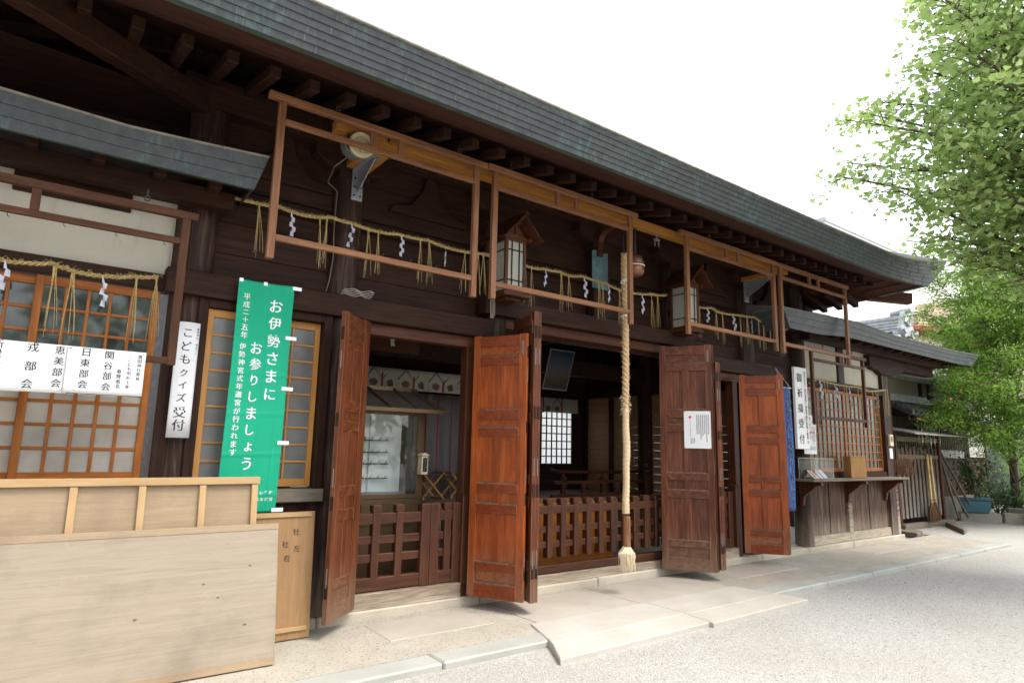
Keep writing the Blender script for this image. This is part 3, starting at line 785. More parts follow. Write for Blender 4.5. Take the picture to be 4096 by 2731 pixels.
rw = thing("shrine_wing", "reception wing with two cream plaster panels, lattice window and long counter", "building", (11.0, .5, .12))
wing_roof(rw, 8.2, 14.95, [(7.9,3.26),(9.0,3.27),(9.75,3.33),(10.05,3.335),(14,3.33),(15,3.36)], [(7.8,3.50),(8.7,3.53),(9.6,3.56),(10.05,3.575),(11.4,3.52),(13.7,3.54),(15.2,3.59)], -.46, -.52, .25, (.25,.22), (.5,.6))
def plas(x0, x1, z0, z1, parent, y=.10, mat=M_plas):
    m = MB(); m.box(x0, x1, y, y+.08, z0, z1); m.build("plaster_panel", mat, parent)
plas(9.5,10.56,2.72,3.32,rw); plas(10.78,12.06,2.72,3.32,rw)
m = MB(); m.box(10.57,10.77,.07,.2,2.68,3.4); m.box(12.06,12.30,.04,.22,.2,3.4); m.box(9.40,9.52,.06,.2,.2,3.4); m.build("wall_post", M_post, rw, bevel=.006)
m = MB(); m.box(9.5,12.08,.06,.2,1.19,1.27); m.build("window_sill", W['darkx'], rw, bevel=.005)
m = MB(); m.box(9.5,12.08,.05,.2,2.60,2.72); m.build("wall_beam", W['darkx'], rw, bevel=.005)
m = MB(); m.box(9.3,14.3,-.15,.0,3.28,3.42); m.build("eave_beam", W['darkx'], rw, bevel=.006)
for k in range(15):
    x = 9.15 + k*.38
    m = MB(); m.box(x-.035, x+.035, -.30, .3, 3.36, 3.44); m.build("rafter", W['darky'], rw, bevel=.005)
m = MB(); m.prism([(11.55,3.10),(11.55,3.28),(12.95,3.28),(12.95,3.12),(12.80,3.06),(12.60,3.04),(12.45,2.98),(12.0,2.98),(11.85,3.04),(11.70,3.05)], .0, .16); m.build("bracket_arm", W['darkx'], rw, bevel=.006)
m = MB(); m.box(12.1,14.3,.02,.18,3.12,3.28); m.build("eave_beam", W['darkx'], rw, bevel=.006)
def g_office(o, ax, bx, az, bz, y):
    m = MB(); m.box(ax, bx, y, y+.003, az, bz); m.build("pane", M_office, o)
sash(9.52,10.70,1.28,2.59,.07,8,9,.045,.02,W['latx'],W['latz'],g_office,rw)
sash(10.67,12.05,1.28,2.59,.105,9,9,.045,.02,W['latx'],W['latz'],g_office,rw)
m = MB(); k = 0; x = 9.42
while x < 12.1:
    w_ = (.21,.24,.19,.23)[k % 4]; m.box(x+.002, min(x+w_,12.08), .085+.005*(k%3), .13, .34, 1.15); x += w_; k += 1
m.build("board_cladding", M_board, rw)
m = MB(); m.box(9.42,12.1,.06,.15,.20,.335); m.box(10.60,10.72,.055,.14,.2,1.15); m.box(12.28,12.44,.06,.2,.2,1.17); m.build("wall_sill", wood("weathered_rail", (.03,.016,.01), (.11,.06,.035), 'x', .65, bump=.4, bleach=(.15,.9,(.55,.47,.35),1.1)), rw, bevel=.006)
m = MB(); m.box(8.98,12.12,-.27,.06,1.155,1.19); m.build("counter", W['greyx'], rw, bevel=.008)
for x in (9.25,10.62,11.95):
    m = MB(); m.prismx([(.09,1.15),(-.24,1.15),(-.25,1.10),(-.16,1.09),(-.10,1.03),(-.02,.97),(.03,.92),(.05,.80),(.09,.78)], x-.03, x+.03); m.build("counter_bracket", W['brownz'], rw, bevel=.005)
m = MB(); m.box(12.44,12.5,.1,3.0,.1,3.3); m.build("side_wall", W['darkz'], rw)

lw = thing("shrine_wing", "wing with a low copper eave over a white plaster band, behind the plywood boards", "building", (-.6, .5, .12))
wing_roof(lw, -3.2, 1.06, [(-4,3.345),(.6,3.35),(1.2,3.35)], [(-4,3.58),(-.4,3.56),(.24,3.54),(.62,3.56),(1.15,3.595)], -.46, -.52, .12, (.1,.07), (.5,.05))
plas(-3.3,.655,2.74,3.30,lw,.08)
for b_ in ((-.32,.36,.055,.1,3.16,3.3),(-3.3,.66,.03,.18,2.62,2.74),(-3.3,.66,.03,.2,1.15,1.26)):
    m = MB(); m.box(*b_); m.build("wall_beam", W['darkx'], lw, bevel=.005)
m = MB(); m.box(.655,.75,.02,.2,.2,3.4); m.build("wall_post", W['darkz'], lw, bevel=.006)
m = MB(); m.box(-3.3,.80,.62,.68,3.2,4.5); m.build("gable_wall", W['darkx'], lw)  # added dark wall, blocks the bright gap between soffit and wing roof
m = MB(); m.box(-3.3,.66,.1,.16,.15,1.15); m.build("board_cladding", M_board, lw)
for k in range(10):
    x = -2.4 + k*.36
    m = MB(); m.box(x-.04, x+.04, -.30, .06, 3.36, 3.44); m.build("rafter", W['darky'], lw, bevel=.005)
m = MB(); m.box(-3.2,1.0,-.16,-.02,3.27,3.40); m.build("eave_beam", W['darkx'], lw, bevel=.006)
def g_two(o, ax, bx, az, bz, y):
    zm = az+(bz-az)*.42
    m = MB(); m.box(ax, bx, y, y+.003, zm, bz); m.build("pane", M_dglass, o)
    m = MB(); m.box(ax, bx, y, y+.003, az, zm-.001); m.build("pane", M_bglass, o)
sash(-.12,.605,1.265,2.61,.045,5,8,.045,.02,W['latx'],W['latz'],g_two,lw)
sash(-.86,-.08,1.265,2.61,.08,5,8,.045,.02,W['latx'],W['latz'],g_two,lw)
sash(-1.62,-.84,1.265,2.61,.045,5,8,.045,.02,W['latx'],W['latz'],g_two,lw)

# ================================================================== HANGING FRAMES, BEAM, BRACKETS
WD = {'frame'+a: wood("dark_rack_timber_"+a, (.030,.010,.004), (.105,.038,.013), a, .6, bump=.25, wear=.6, wearcol=(.32,.14,.06), var=.35) for a in 'xz'}
def hang_frame(label, x0, x1, zt, zb, y, studs, hooks, tl, tr, zmid, zlow, W=W):
    t = thing("hanging_rack", label, "timber rack", ((x0+x1)/2, y, zb), "open timber racks hung under the eaves")
    m = MB(); m.box(x0-tl, x1+tr, y-.022, y+.032, zt-.052, zt); m.build("top_rail", W['framex'], t, bevel=.004)
    m = MB(); m.box(x0+.052, x1-.052, y-.014, y+.020, zmid-.042, zmid); m.build("mid_rail", W['framex'], t, bevel=.003)
    m = MB(); m.box(x0+.052, x1-.052, y-.014, y+.020, zlow-.045, zlow); m.build("bottom_rail", W['framex'], t, bevel=.003)
    for x in (x0, x1-.052):
        m = MB(); m.box(x, x+.052, y-.018, y+.026, zb+rnd.uniform(-.012,.012), zt-.0525); m.build("stile", W['framez'], t, bevel=.003)
    for x in studs:
        m = MB(); m.box(x-.025, x+.025, y-.013, y+.018, zmid+.001, zt-.053); m.build("stud", W['framez'], t, bevel=.003)
    for x in hooks:
        m = MB(); m.tube([(x, y, zt+.10),(x, y, zt+.055)], .005, 6)
        m.tube([(x+.017*math.cos(a), y, zt+.038+.017*math.sin(a)) for a in [k*math.pi/6 for k in range(13)]], .0045, 6)
        m.build("eye_hook", M_dsteel, t, smooth=True)
    for k in range(7):
        x = x0+.15+(x1-x0-.3)*k/6
        for zz, sg in ((zmid-.043, -1), (zlow, 1)):
            m = MB(); m.tube([(x,y,zz),(x,y,zz+sg*.018),(x+.006,y,zz+sg*.026),(x+.012,y,zz+sg*.022)], .0025, 5); m.build("hook", M_dsteel, t)
    return t
hang_frame("brown open timber rack hung in front of the round cream speaker", 1.148, 2.912, 4.078, 2.825, -.60, (1.895,2.14), (1.59,2.70), .075, .085, 3.895, 3.01)
hang_frame("brown open timber rack with the bell rope hanging behind its lower corner", 3.062, 4.885, 4.085, 2.845, -.604, (3.84,4.09), (3.27,4.30), .058, .085, 3.905, 3.00)
hang_frame("brown open timber rack hung before the lantern just beyond the bell", 5.79, 7.635, 4.08, 2.865, -.60, (6.585,6.83), (6.25,7.30), .09, .06, 3.905, 3.01)
hang_frame("brown open timber rack furthest along the main eave, partly against the sky", 7.745, 9.565, 4.075, 2.845, -.604, (8.52,8.765), (7.95,9.05), .052, .065, 3.905, 3.00)
hang_frame("dark brown open timber rack hung before the lattice window with the counter", 9.03, 10.67, 3.11, 1.98, -.29, (9.9,10.1), (9.4,10.3), .075, .07, 2.955, 2.105, WD)
hang_frame("dark brown timber rack the white paper name sheets hang from", -1.3, .70, 3.135, 2.04, -.29, (-.175,-.42), (-.8,.42), .06, .045, 2.94, 2.10, WD)

t = thing("support_beam", "long orange timber beam under the eave that carries the bell", "beam", (4.9,-.46,4.0))
m = MB(); m.box(1.62, 8.16, -.50, -.40, 4.005, 4.095); m.build("beam", M_beam, t, bevel=.004)
for x, n in ((2.02,'a'), (7.9,'b')):
    m = MB(); m.box(x-.11, x+.11, -.398, .0, 3.945, 4.003); m.build("arm", M_beam, t, bevel=.004)
m = MB(); m.box(2.06,2.08,-.505,-.5005,4.03,4.07); m.build("socket", M_black, t)
m = MB(); m.tube([(5.47,-.45,4.004),(5.47,-.45,3.95)], .008, 6); m.tube([(5.44,-.45,3.93),(5.44,-.45,3.86)], .007, 6); m.tube([(5.50,-.45,3.93),(5.50,-.45,3.86)], .007, 6); m.box(5.43,5.51,-.465,-.435,3.93,3.95); m.build("shackle", M_steel, t)
for x, lab in ((2.02,"grey steel triangular bracket below the round speaker"), (7.9,"grey steel triangular bracket at the end of the orange beam away from the speaker")):
    t = thing("steel_bracket", lab, "bracket", (x, -.02, 3.7), "steel brackets under the orange beam")
    m = MB(); m.box(x-.05, x+.05, -.012, .008, 3.66, 3.944); m.build("back_plate", M_steel, t)
    m = MB(); m.prismx([(-.013,3.932),(-.36,3.932),(-.36,3.915),(-.013,3.72)], x-.005, x+.005); m.build("gusset", M_steel, t)
    m = MB(); m.box(x-.05, x+.05, -.37, -.013, 3.934, 3.944); m.build("top_plate", M_steel, t)
    m = MB()
    for z in (3.70,3.78,3.86):
        for s in (-.028,.028): m.cyl((x+s,-.013,z),(x+s,-.024,z),.009,8)
    m.build("bolt", M_dsteel, t)
t = thing("strap_bracket", "brown bent wooden strap arm on the centre strut above the blue plate", "bracket", (5.0,-.05,3.9))
m = MB(); pts = [(.0,3.75),(.0,3.93),(-.03,3.99),(-.09,4.03),(-.22,4.06),(-.40,4.07)]
for (a, b), (c, d) in zip(pts, pts[1:]): m.bar((5.0,a-.005,b),(5.0,c-.005,d),.075,.03,(1,0,0)) if False else m.bar((5.0,a-.005,b),(5.0,c-.005,d),.03,.075,(1,0,0))
m.build("strap", W['brownz'], t, bevel=.003)
# speaker
t = thing("loudspeaker", "round cream loudspeaker with ringed grille on the orange beam", "loudspeaker", (1.83,-.5,3.9))
sx, sz, sy = 1.825, 3.915, -.515
m = MB(); m.lathe([(.0,.11),(.098,.11),(.104,.10),(.104,.0),(.098,-.005)], (sx-.03,sy,sz+.01), 28, 'y'); m.build("housing", M_greyp, t, smooth=True)
m = MB(); m.lathe([(.104,.0),(.106,-.02),(.100,-.03),(.074,-.026),(.072,-.016),(.0,-.016)], (sx,sy-.004,sz), 32, 'y'); m.build("front_ring", M_cream, t, smooth=True)
m = MB()
for r_ in (.012,.022,.032,.042,.052,.062):
    m.tube([(sx+r_*math.cos(a), sy-.026, sz+r_*math.sin(a)) for a in [k*math.pi/12 for k in range(25)]], .0025, 5)
for k in range(4):
    a = k*math.pi/4; m.tube([(sx-.066*math.cos(a),sy-.027,sz-.066*math.sin(a)),(sx+.066*math.cos(a),sy-.027,sz+.066*math.sin(a))], .0022, 5)
m.build("grille", M_cream, t)
m = MB(); m.lathe([(.0,-.0165),(.070,-.0165),(.070,-.018)], (sx,sy-.003,sz), 24, 'y'); m.build("grille_back", M_dsteel, t)
m = MB(); m.box(sx-.12, sx+.02, sy+.02, sy+.13, sz+.085, sz+.11); m.build("mount_block", M_beam, t)
m = MB(); m.tube([(1.78,-.40,3.86),(1.70,-.3,3.78),(1.74,-.05,3.74),(1.845,.0,3.70),(1.84,.0,3.4),(1.85,.0,3.1),(1.83,-.0,2.9),(1.80,-.03,2.80)], .006, 6)
tag(m.build("cable", plain("brown_cable", (.10,.075,.06), .6)), "thin brown cable running down beside the column from the speaker", "cable")
m = MB()
for k in range(5): m.tube([(1.93+.03*i+.004*k, -.035-.006*k+.01*math.sin(i+k), 2.80+.012*k+.010*math.sin(i*1.3+k)) for i in range(10)], .004, 5)
tag(m.build("cable_coil", plain("grey_cable", (.28,.25,.22), .6)), "coil of grey cable lying on the beam at the foot of the column", "cable")
m = MB()
for k in range(4): m.tube([(3.45+.008*k, -.06-.005*k, 3.02),(3.435+.014*k,-.075-.004*k,2.93+.01*k),(3.44+.016*k,-.075,2.84),(3.45+.01*k,-.06,2.80)], .004, 5)
tag(m.build("cable", plain("tan_cable", (.33,.27,.21), .6)), "loop of tan cable hanging below the lantern nearer the speaker", "cable")

# ================================================================== BELL AND BELL ROPE
t = thing("bell", "round brown metal shrine bell under the orange beam", "bell", (5.04,-.44,3.56))
m = MB(); m.lathe([(.0,.118),(.035,.116),(.06,.105),(.078,.085),(.083,.055),(.084,.04),(.097,.037),(.099,.029),(.097,.020),(.086,.017),(.097,-.02),(.100,-.05),(.096,-.08),(.08,-.105),(.045,-.12),(.0,-.122)], (5.115,-.44,3.565), 32)
m.build("bell_body", M_bell, t, smooth=True)
m = MB(); m.tube([(5.115+.1*math.cos(a), -.44+.1*math.sin(a), 3.562-.0*a) for a in [k*math.pi/16 for k in range(33)]], .006, 6); m.build("tie_cord", M_paper, t)
m = MB(); m.tube([(5.115,-.44,3.68),(5.115,-.44,4.0)], .012, 6); m.build("hanger", M_dsteel, t)
def strands(path, rad, sr, turns_per_m, ns, mb, seg, n=7):
    """ns helical strands along a polyline path"""
    P = [Vector(p) for p in path]; L_ = [0]
    for a, b in zip(P, P[1:]): L_.append(L_[-1]+(b-a).length)
    tot = L_[-1]; k = max(8, int(tot*seg))
    def at(s):
        for i in range(len(P)-1):
            if s <= L_[i+1] or i == len(P)-2:
                u = (s-L_[i])/(L_[i+1]-L_[i]); return P[i].lerp(P[i+1], u)
    for q in range(ns):
        pts = []
        for i in range(k+1):
            s = tot*i/k; c = at(min(s, tot)); d = (at(min(tot, s+.01))-at(max(0, s-.01))).normalized()
            e = d.cross(Vector((0,1,0)) if abs(d.y) < .9 else Vector((1,0,0))).normalized(); g_ = e.cross(d)
            a = 2*math.pi*(turns_per_m*s + q/ns)
            pts.append(c + (e*math.cos(a)+g_*math.sin(a))*rad)
        mb.tube(pts, sr, n)
t = thing("bell_rope", "thick twisted hemp bell rope with wooden grip and frayed tassel", "rope", (4.9,-.46,.4))
RX, RY = 4.925, -.46
path = [(RX+.006*math.sin(z*3), RY, z) for z in [3.66-.1*i for i in range(18)]]
m = MB(); strands(path, .0185, .0205, 6.2, 3, m, 70, 8); m.build("rope", M_hemp, t, smooth='all')
m = MB(); zs = [1.98 - .012*i for i in range(90)]
m.tube([(RX-.002+.007*math.sin(z*5.1)+.003*math.sin(z*17), RY, z) for z in zs if z > .88], [.037+.002*math.sin(z*140)+.002*math.sin(z*9) for z in zs if z > .88], 14)
m.build("rope_wrap", M_hempw, t, smooth='all')
m = MB(); rs = random.Random(5)
for k in range(60):
    a = rs.uniform(0, 6.28); z = rs.uniform(1.93, 2.12); l = rs.uniform(.02,.06)
    p = Vector((RX+.035*math.cos(a), RY+.035*math.sin(a), z)); q = p + Vector((math.cos(a)*l*.6, math.sin(a)*l*.6, rs.uniform(-l, l*.4)))
    m.tube([p, (p+q)/2+Vector((0,0,.006)), q], [.003,.002,.001], 4)
for k in range(160):
    a = rs.uniform(0, 6.28); z = rs.uniform(2.1, 3.6); l = rs.uniform(.006,.02)
    p = Vector((RX+.037*math.cos(a), RY+.037*math.sin(a), z)); m.tube([p, p+Vector((math.cos(a)*l, math.sin(a)*l, rs.uniform(-l, l)))], [.0012,.0006], 3)
m.build("frayed_fringe", M_tass, t)
m = MB()
for z in (3.34, 3.355): m.tube([(RX+.042*math.cos(a), RY+.042*math.sin(a), z+.012*math.sin(a*2)) for a in [k*math.pi/8 for k in range(17)]], .006, 6)
m.tube([(RX-.045,RY-.02,3.35),(RX-.09,RY-.03,3.31),(RX-.07,RY-.05,3.30),(RX-.05,RY-.05,3.34)], .006, 5)
m.tube([(RX+.042*math.cos(a), RY+.042*math.sin(a), 2.97+.01*math.cos(a)) for a in [k*math.pi/8 for k in range(17)]], .009, 6)
m.tube([(RX-.055,RY-.03,2.97),(RX-.08,RY-.05,2.92)], .006, 5)
m.build("tie_cord", M_paper, t, smooth='all')
m = MB(); m.lathe([(.0,.885),(.034,.885),(.038,.875),(.041,.60),(.038,.585),(.0,.585)], (RX,RY,0), 8); m.build("wooden_grip", W['framez'], t)
m = MB(); bars(m, RX-.020, RX-.004, .66, .84, RY-.0405, 1, random.Random(2)); m.build("lettering", M_ink, t)
m = MB(); rs = random.Random(9)
for k in range(170):
    a = rs.uniform(0, 6.28); r0_ = rs.uniform(.0,.036); r1_ = rs.uniform(.02,.092); z1_ = rs.uniform(.33,.47)
    p0 = Vector((RX+r0_*math.cos(a), RY+r0_*math.sin(a), .59)); pm = Vector((RX+r1_*.92*math.cos(a), RY+r1_*.92*math.sin(a), .52)); p1 = Vector((RX+r1_*math.cos(a+.1), RY+r1_*math.sin(a+.1), z1_))
    m.tube([p0, pm, (pm+p1)/2+Vector((rs.uniform(-.01,.01),rs.uniform(-.01,.01),0)), p1], [.0045,.0045,.003,.0012], 4)
m.build("tassel", M_tass, t)
m = MB(); m.tube([(RX-.005,RY,3.65),(RX-.02,RY,3.82),(RX+.0,RY,4.0)], .006, 6); m.build("chain", M_dsteel, t)

# ================================================================== SACRED STRAW ROPES
def shide(root, x, y, z, s=1.0, yaw=0, sway=0):
    m = MB(); w_, h = .021*s, .056*s
    c, sn = math.cos(yaw), math.sin(yaw); V = []
    def P(a, b, d): return (x + a*c - d*sn, y + a*sn + d*c, z + b)
    m.add([P(-.003,0,0),P(.003,0,0),P(w_*.9,-h,.004),P(w_*.1-.004,-h*.85,.004)], [(0,1,2,3)])
    ox = 0
    for k in range(4):
        zz = -h*(.80+k*.82); d = .006*(1 if k % 2 else -1)
        ox = -.010*s*k*0 + sway*k + (.016*s if k % 2 == 0 else -.004*s)
        m.add([P(ox-.006,zz,d),P(ox+w_,zz-.012*s,-d),P(ox+w_*.9,zz-h*1.05,d),P(ox-.010,zz-h*.9,-d)], [(0,1,2,3)])
    return m.build("paper_streamer", M_shide, root, solid=.0012)
def tassel(root, x, y, z, l, rs, n=6, spread=.04):
    m = MB(); ph = rs.uniform(-.02,.02)
    for k in range(n):
        dx = rs.uniform(-spread, spread)+ph; dy = rs.uniform(-.02,.02); ll = l*rs.uniform(.82,1.05)
        m.tube([(x+rs.uniform(-.010,.010),y-.006,z+.01),(x+dx*.35,y+dy*.4-.012,z-ll*.3),(x+dx*.75,y+dy*.8-.012,z-ll*.65),(x+dx,y+dy-.012,z-ll)], [.0026,.0020,.0017,.0011], 4)
    return m.build("straw_tassel", M_straw, root)
def shimenawa(label, pts, tas, shi, y=-.10, seed=1, l=.42, big=1.0):
    rs = random.Random(seed)
    t = thing("straw_rope", label, "straw rope", (pts[0][0], y, pts[0][1]), "straw ropes strung along the shrine front")
    P = []
    for (a, b), (c, d) in zip(pts, pts[1:]):
        for k in range(6):
            u = k/6; P.append((a+(c-a)*u, y, b+(d-b)*u - .006*math.sin(math.pi*u)))
    P.append((pts[-1][0], y, pts[-1][1]))
    m = MB(); strands(P, .0072, .0088, 14, 2, m, 90, 6)
    for k in range(int(len(P)*9)):
        p = Vector(P[rs.randrange(len(P))]) + Vector((rs.uniform(-.03,.03),-.012,rs.uniform(-.01,.012)))
        m.tube([p, p+Vector((rs.uniform(-.03,.03),rs.uniform(-.012,0),rs.uniform(-.014,.022)))], [.0016,.0007], 3)
    m.build("rope", M_straw, t, smooth='all')
    def zx(x):
        return min(P, key=lambda p: abs(p[0]-x))[2]
    for q in tas:
        x, n = ((q[0], q[1]-3) if isinstance(q, tuple) else (q, 5)); tassel(t, x, y, zx(x), l*rs.uniform(.93,1.06), rs, n)
    for x in shi: shide(t, x, y-.014, zx(x)-.005, big*rs.uniform(.78,1.0), rs.uniform(-1.1,1.1), rs.uniform(-.009,.009))
    return t
shimenawa("straw rope with paper streamers behind the rack with the round speaker",
    [(.93,3.40),(1.12,3.39),(1.35,3.405),(1.55,3.38),(1.78,3.42),(1.96,3.41),(2.19,3.39),(2.38,3.41),(2.70,3.42),(2.97,3.39),(3.31,3.415),(3.42,3.42)], [1.19,(1.27,9),1.68,(1.74,8),2.11,2.20,2.62,2.71,3.10,3.25,3.31], [1.44,1.95,2.42,2.88], seed=2)
shimenawa("straw rope with paper streamers between the two lanterns, passing behind the bell rope",
    [(3.69,3.42),(3.77,3.41),(3.92,3.39),(4.08,3.41),(4.31,3.42),(4.44,3.40),(4.62,3.43),(4.86,3.42),(5.00,3.41),(5.23,3.37),(5.44,3.37),(5.75,3.41),(6.03,3.44)], [3.83,3.91,4.32,4.43,(4.88,9),4.94,5.21,5.76,(5.87,9)], [4.10,4.65,5.03,5.59], seed=3)
shimenawa("straw rope with paper streamers beyond the lantern after the bell, under the main eave",
    [(6.52,3.40),(6.64,3.385),(6.95,3.42),(7.11,3.38),(7.58,3.41),(7.91,3.43),(8.29,3.36),(8.42,3.34),(8.62,3.36),(8.78,3.37)], [6.68,7.03,7.16,7.57,(7.73,9),8.01,8.13,8.58,8.64], [6.84,7.39,7.84,8.29], seed=4)
shimenawa("straw rope with paper streamers above the white paper name sheets",
    [(-1.3,2.66),(-.9,2.63),(-.55,2.66),(-.31,2.64),(-.20,2.64),(-.05,2.665),(.03,2.645),(.12,2.63),(.27,2.635),(.41,2.66),(.56,2.685)], [-.6,-.48,(-.03,8),(.07,9),(.43,8),(.55,9)], [-.75,-.285,.235], seed=5, l=.48)
shimenawa("straw rope with paper streamers across the window with the counter",
    [(9.30,2.60),(9.53,2.69),(9.92,2.66),(10.37,2.65),(10.81,2.66),(11.26,2.62),(11.85,2.685)], [9.33,9.74,9.83,10.36,(10.43,8),10.82,10.95,11.34,11.45,11.83,(11.9,9)], [9.59,10.05,10.52,11.53], seed=6, l=.46, big=1.25)

# ================================================================== LANTERNS
M_lroof = wood("lantern_roof_board", (.024,.009,.005), (.085,.028,.012), 'y', .6, spec=.2)
def lantern(label, x, y, z0, z1, text):
    t = thing("hanging_lantern", label, "lantern", (x, y, z0), "roofed lanterns on the hall columns")
    h = .125; m = MB()
    for sx_ in (-1, 1):
        for sy_ in (-1, 1):
            m = MB(); m.box(x+sx_*h-.016*(1+sx_), x+sx_*h+.016*(1-sx_), y+sy_*h-.016*(1+sy_), y+sy_*h+.016*(1-sy_), z0, z1); m.build("corner_post", W['brownz'], t, bevel=.003)
    m = MB()
    for z in (z0+.0, z1-.03):
        for s in (-1, 1):
            m.box(x-h+.033, x+h-.033, y+s*h-.012*(1+s)-(.002 if s<0 else 0)*0, y+s*h+.012*(1-s), z, z+.03); m.box(x+s*h-.012*(1+s), x+s*h+.012*(1-s), y-h+.033, y+h-.033, z, z+.03)
    m.build("rail_frame", W['brownx'], t, bevel=.002)
    # panes and their glazing bars on four sides
    m = MB()
    for s in (-1, 1):
        m.box(x-h+.033, x+h-.033, y+s*(h-.016)-.0015, y+s*(h-.016)+.0015, z0+.03, z1-.03); m.box(x+s*(h-.016)-.0015, x+s*(h-.016)+.0015, y-h+.033, y+h-.033, z0+.03, z1-.03)
    m.build("pane", M_frost, t)
    m = MB()
    for s in (-1, 1):
        for u in (-.045,.045):
            yy = y+s*(h-.008); m.box(x+u-.005, x+u+.005, yy-.004, yy+.004, z0+.03, z1-.03); xx = x+s*(h-.008)
            if s > 0: m.box(xx-.004, xx+.004, y+u-.005, y+u+.005, z0+.03, z1-.03)
        for v in (z0+.13, z1-.12):
            yy = y+s*(h-.0075); m.box(x-h+.033, x+h-.033, yy-.004, yy+.004, v-.005, v+.005); xx = x+s*(h-.0075); m.box(xx-.004, xx+.004, y-h+.033, y+h-.033, v-.005, v+.005)
    m.build("muntin", W['darkz'], t)
    m = MB(); m.box(x-h-.035, x+h+.035, y-h-.035, y+h+.03, z0-.035, z0-.001); m.box(x-.09, x+.09, y-.09, y+.12, z0-.065, z0-.036); m.build("base_tray", W['brownx'], t, bevel=.005)
    # gabled roof, ridge towards the wall
    zr = z1+.19; e = .215; ov = .15
    for s in (-1, 1):
        m = MB(); P = []
        for yy in (y-h-ov, y+h+.06):
            P += [(x, yy, zr),(x+s*e, yy, z1-.035),(x+s*(e+.006), yy, z1-.018),(x, yy, zr+.022)]
        m.add(P, [(0,1,2,3),(7,6,5,4),(0,4,5,1),(1,5,6,2),(2,6,7,3),(3,7,4,0)])
        m.build("roof_slope", M_lroof, t, bevel=.002)
    m = MB(); m.box(x-.022, x+.022, y-h-ov-.02, y+h+.06, zr+.002, zr+.045); m.build("ridge_piece", W['darky'], t, bevel=.006)
    m = MB(); m.prism([(x-.11,z1+.035),(x+.11,z1+.035),(x+.01,zr-.02),(x-.01,zr-.02)], y-h+.01, y-h+.02); m.build("gable_board", W['ddoorx'], t)
    m = MB(); m.box(x-.165, x+.165, y-h-.01, y-h+.02, z1+.001, z1+.034); m.box(x-.02, x+.02, y-h-.012, y-h+.008, z1+.0345, zr-.02)
    for s in (-1, 1): m.cyl((x+s*.15, y-h-.04, z1+.005), (x+s*.15, y-h+.06, z1+.005), .024, 10)
    m.cyl((x, y-h-.05, zr-.035), (x, y-h+.03, zr-.035), .022, 10)
    m.build("gable_beam", W['brownx'], t, bevel=.003)
    m = MB(); m.box(x-.04, x+.04, y+h+.001, y+h+.10, z0+.2, z0+.28); m.build("wall_mount", W['darky'], t)
    return t
lantern("tall white paned lantern with gabled wooden roof between the speaker and the bell", 3.585, -.155, 3.03, 3.585, "")
lantern("tall white paned lantern with gabled wooden roof beyond the bell", 6.32, -.155, 3.03, 3.585, "")

# ================================================================== BANNERS AND NOTICES
# green banner, slightly billowed
t = thing("banner", "green cloth banner with large white writing hung over the small window", "banner", (1.3,-.09,1.0))
def gy(x, z): return -.085 - .016*math.sin((x-1.1)*11+z*.7) - .014*math.sin((z-1.0)*3.2+x*4) - .03*max(0, (1.5-z))*max(0,(x-1.3))*2 - .005*max(0,1-abs(((z-1.0)%.30)-.15)/.02) - .004*max(0,1-abs(x-1.33)/.012) - .004*max(0,1-abs(x-1.46)/.012)
m = MB(); m.grid(lambda u, v: (1.10-.012*(1-v)+.425*u + .0*v, gy(1.10+.425*u, 1.02+1.75*v), 1.02+1.75*v+.012*u), 60, 150); m.build("cloth", M_green, t, smooth='all', solid=.002)
m = MB(); yf = lambda px, pz: gy(px, pz)-.003
t['ink'] = 1
lettercol(t, "お伊勢さまに", 1.400, 2.605, .098, .139, 0, yf, .95, 2)
lettercol(t, "お参りしましょう", 1.272, 2.255, .090, .124, 0, yf, .95, 2)
lettercol(t, "平成二十五年", 1.170, 2.64, .051, .0595, 0, yf)
lettercol(t, "伊勢神宮式年遷宮が行われます", 1.166, 2.255, .047, .0605, 0, yf)
m = MB(); column(m, "心", 1.40, 1.175, .026, .03, 0, yf); column(m, "の", 1.435, 1.175, .024, .03, 0, yf); column(m, "輪", 1.47, 1.175, .026, .03, 0, yf)
for i, ch in enumerate("式年遷宮"): column(m, ch, 1.375+.033*i, 1.125, .026, .03, 0, yf)
m.build("lettering", M_white_ink, t)
m = MB()
for x, z, a in ((1.117,2.765,.028),(1.305,2.77,.028),(1.545,2.765,.07)): m.box(x-a/2, x+a/2, gy(min(x,1.52),z)-.006, gy(min(x,1.52),z)-.002, z-.014, z+.014)
for z in (2.36,1.96,1.545,1.045): m.box(1.485, 1.57, gy(1.515,z)-.006, gy(1.515,z)-.002, z-.014, z+.014)
m.build("tape", M_white_ink, t)
# small standing notice on the column left of the window
t = thing("paper_sign", "tall white paper sign with black brush writing curved round the corner post", "sign", (.8,-.04,1.57))
def ky(x, z): return -.035 - .03*math.cos((x-.80)/.078*1.2)
m = MB(); m.grid(lambda u, v: (.725+.15*u, ky(.725+.15*u, 0), 1.565+.83*v), 12, 4); m.build("sheet", M_paper, t, smooth='all', solid=.0015)
m = MB(); yf = lambda px, pz: ky(px, pz)-.002
lettercol(t, "こども", .795, 2.315, .066, .096, 0, yf, 1, 2); lettercol(t, "クイズ", .795, 2.025, .060, .088, 0, yf, 1, 2); lettercol(t, "受付", .795, 1.745, .078, .092, 0, yf, 1, 2)
column(m, "廣田神社", .862, 2.35, .016, .022, 0, yf); column(m, "夏まつり", .862, 2.235, .016, .022, 0, yf); m.build("lettering", M_ink, t)
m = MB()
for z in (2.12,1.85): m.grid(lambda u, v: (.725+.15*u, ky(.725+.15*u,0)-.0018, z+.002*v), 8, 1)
m.build("seam_shadow", plain("paper_shadow_line", (.5,.5,.5)), t)  # grey strips paint a thin shadow where the paper sheets meet
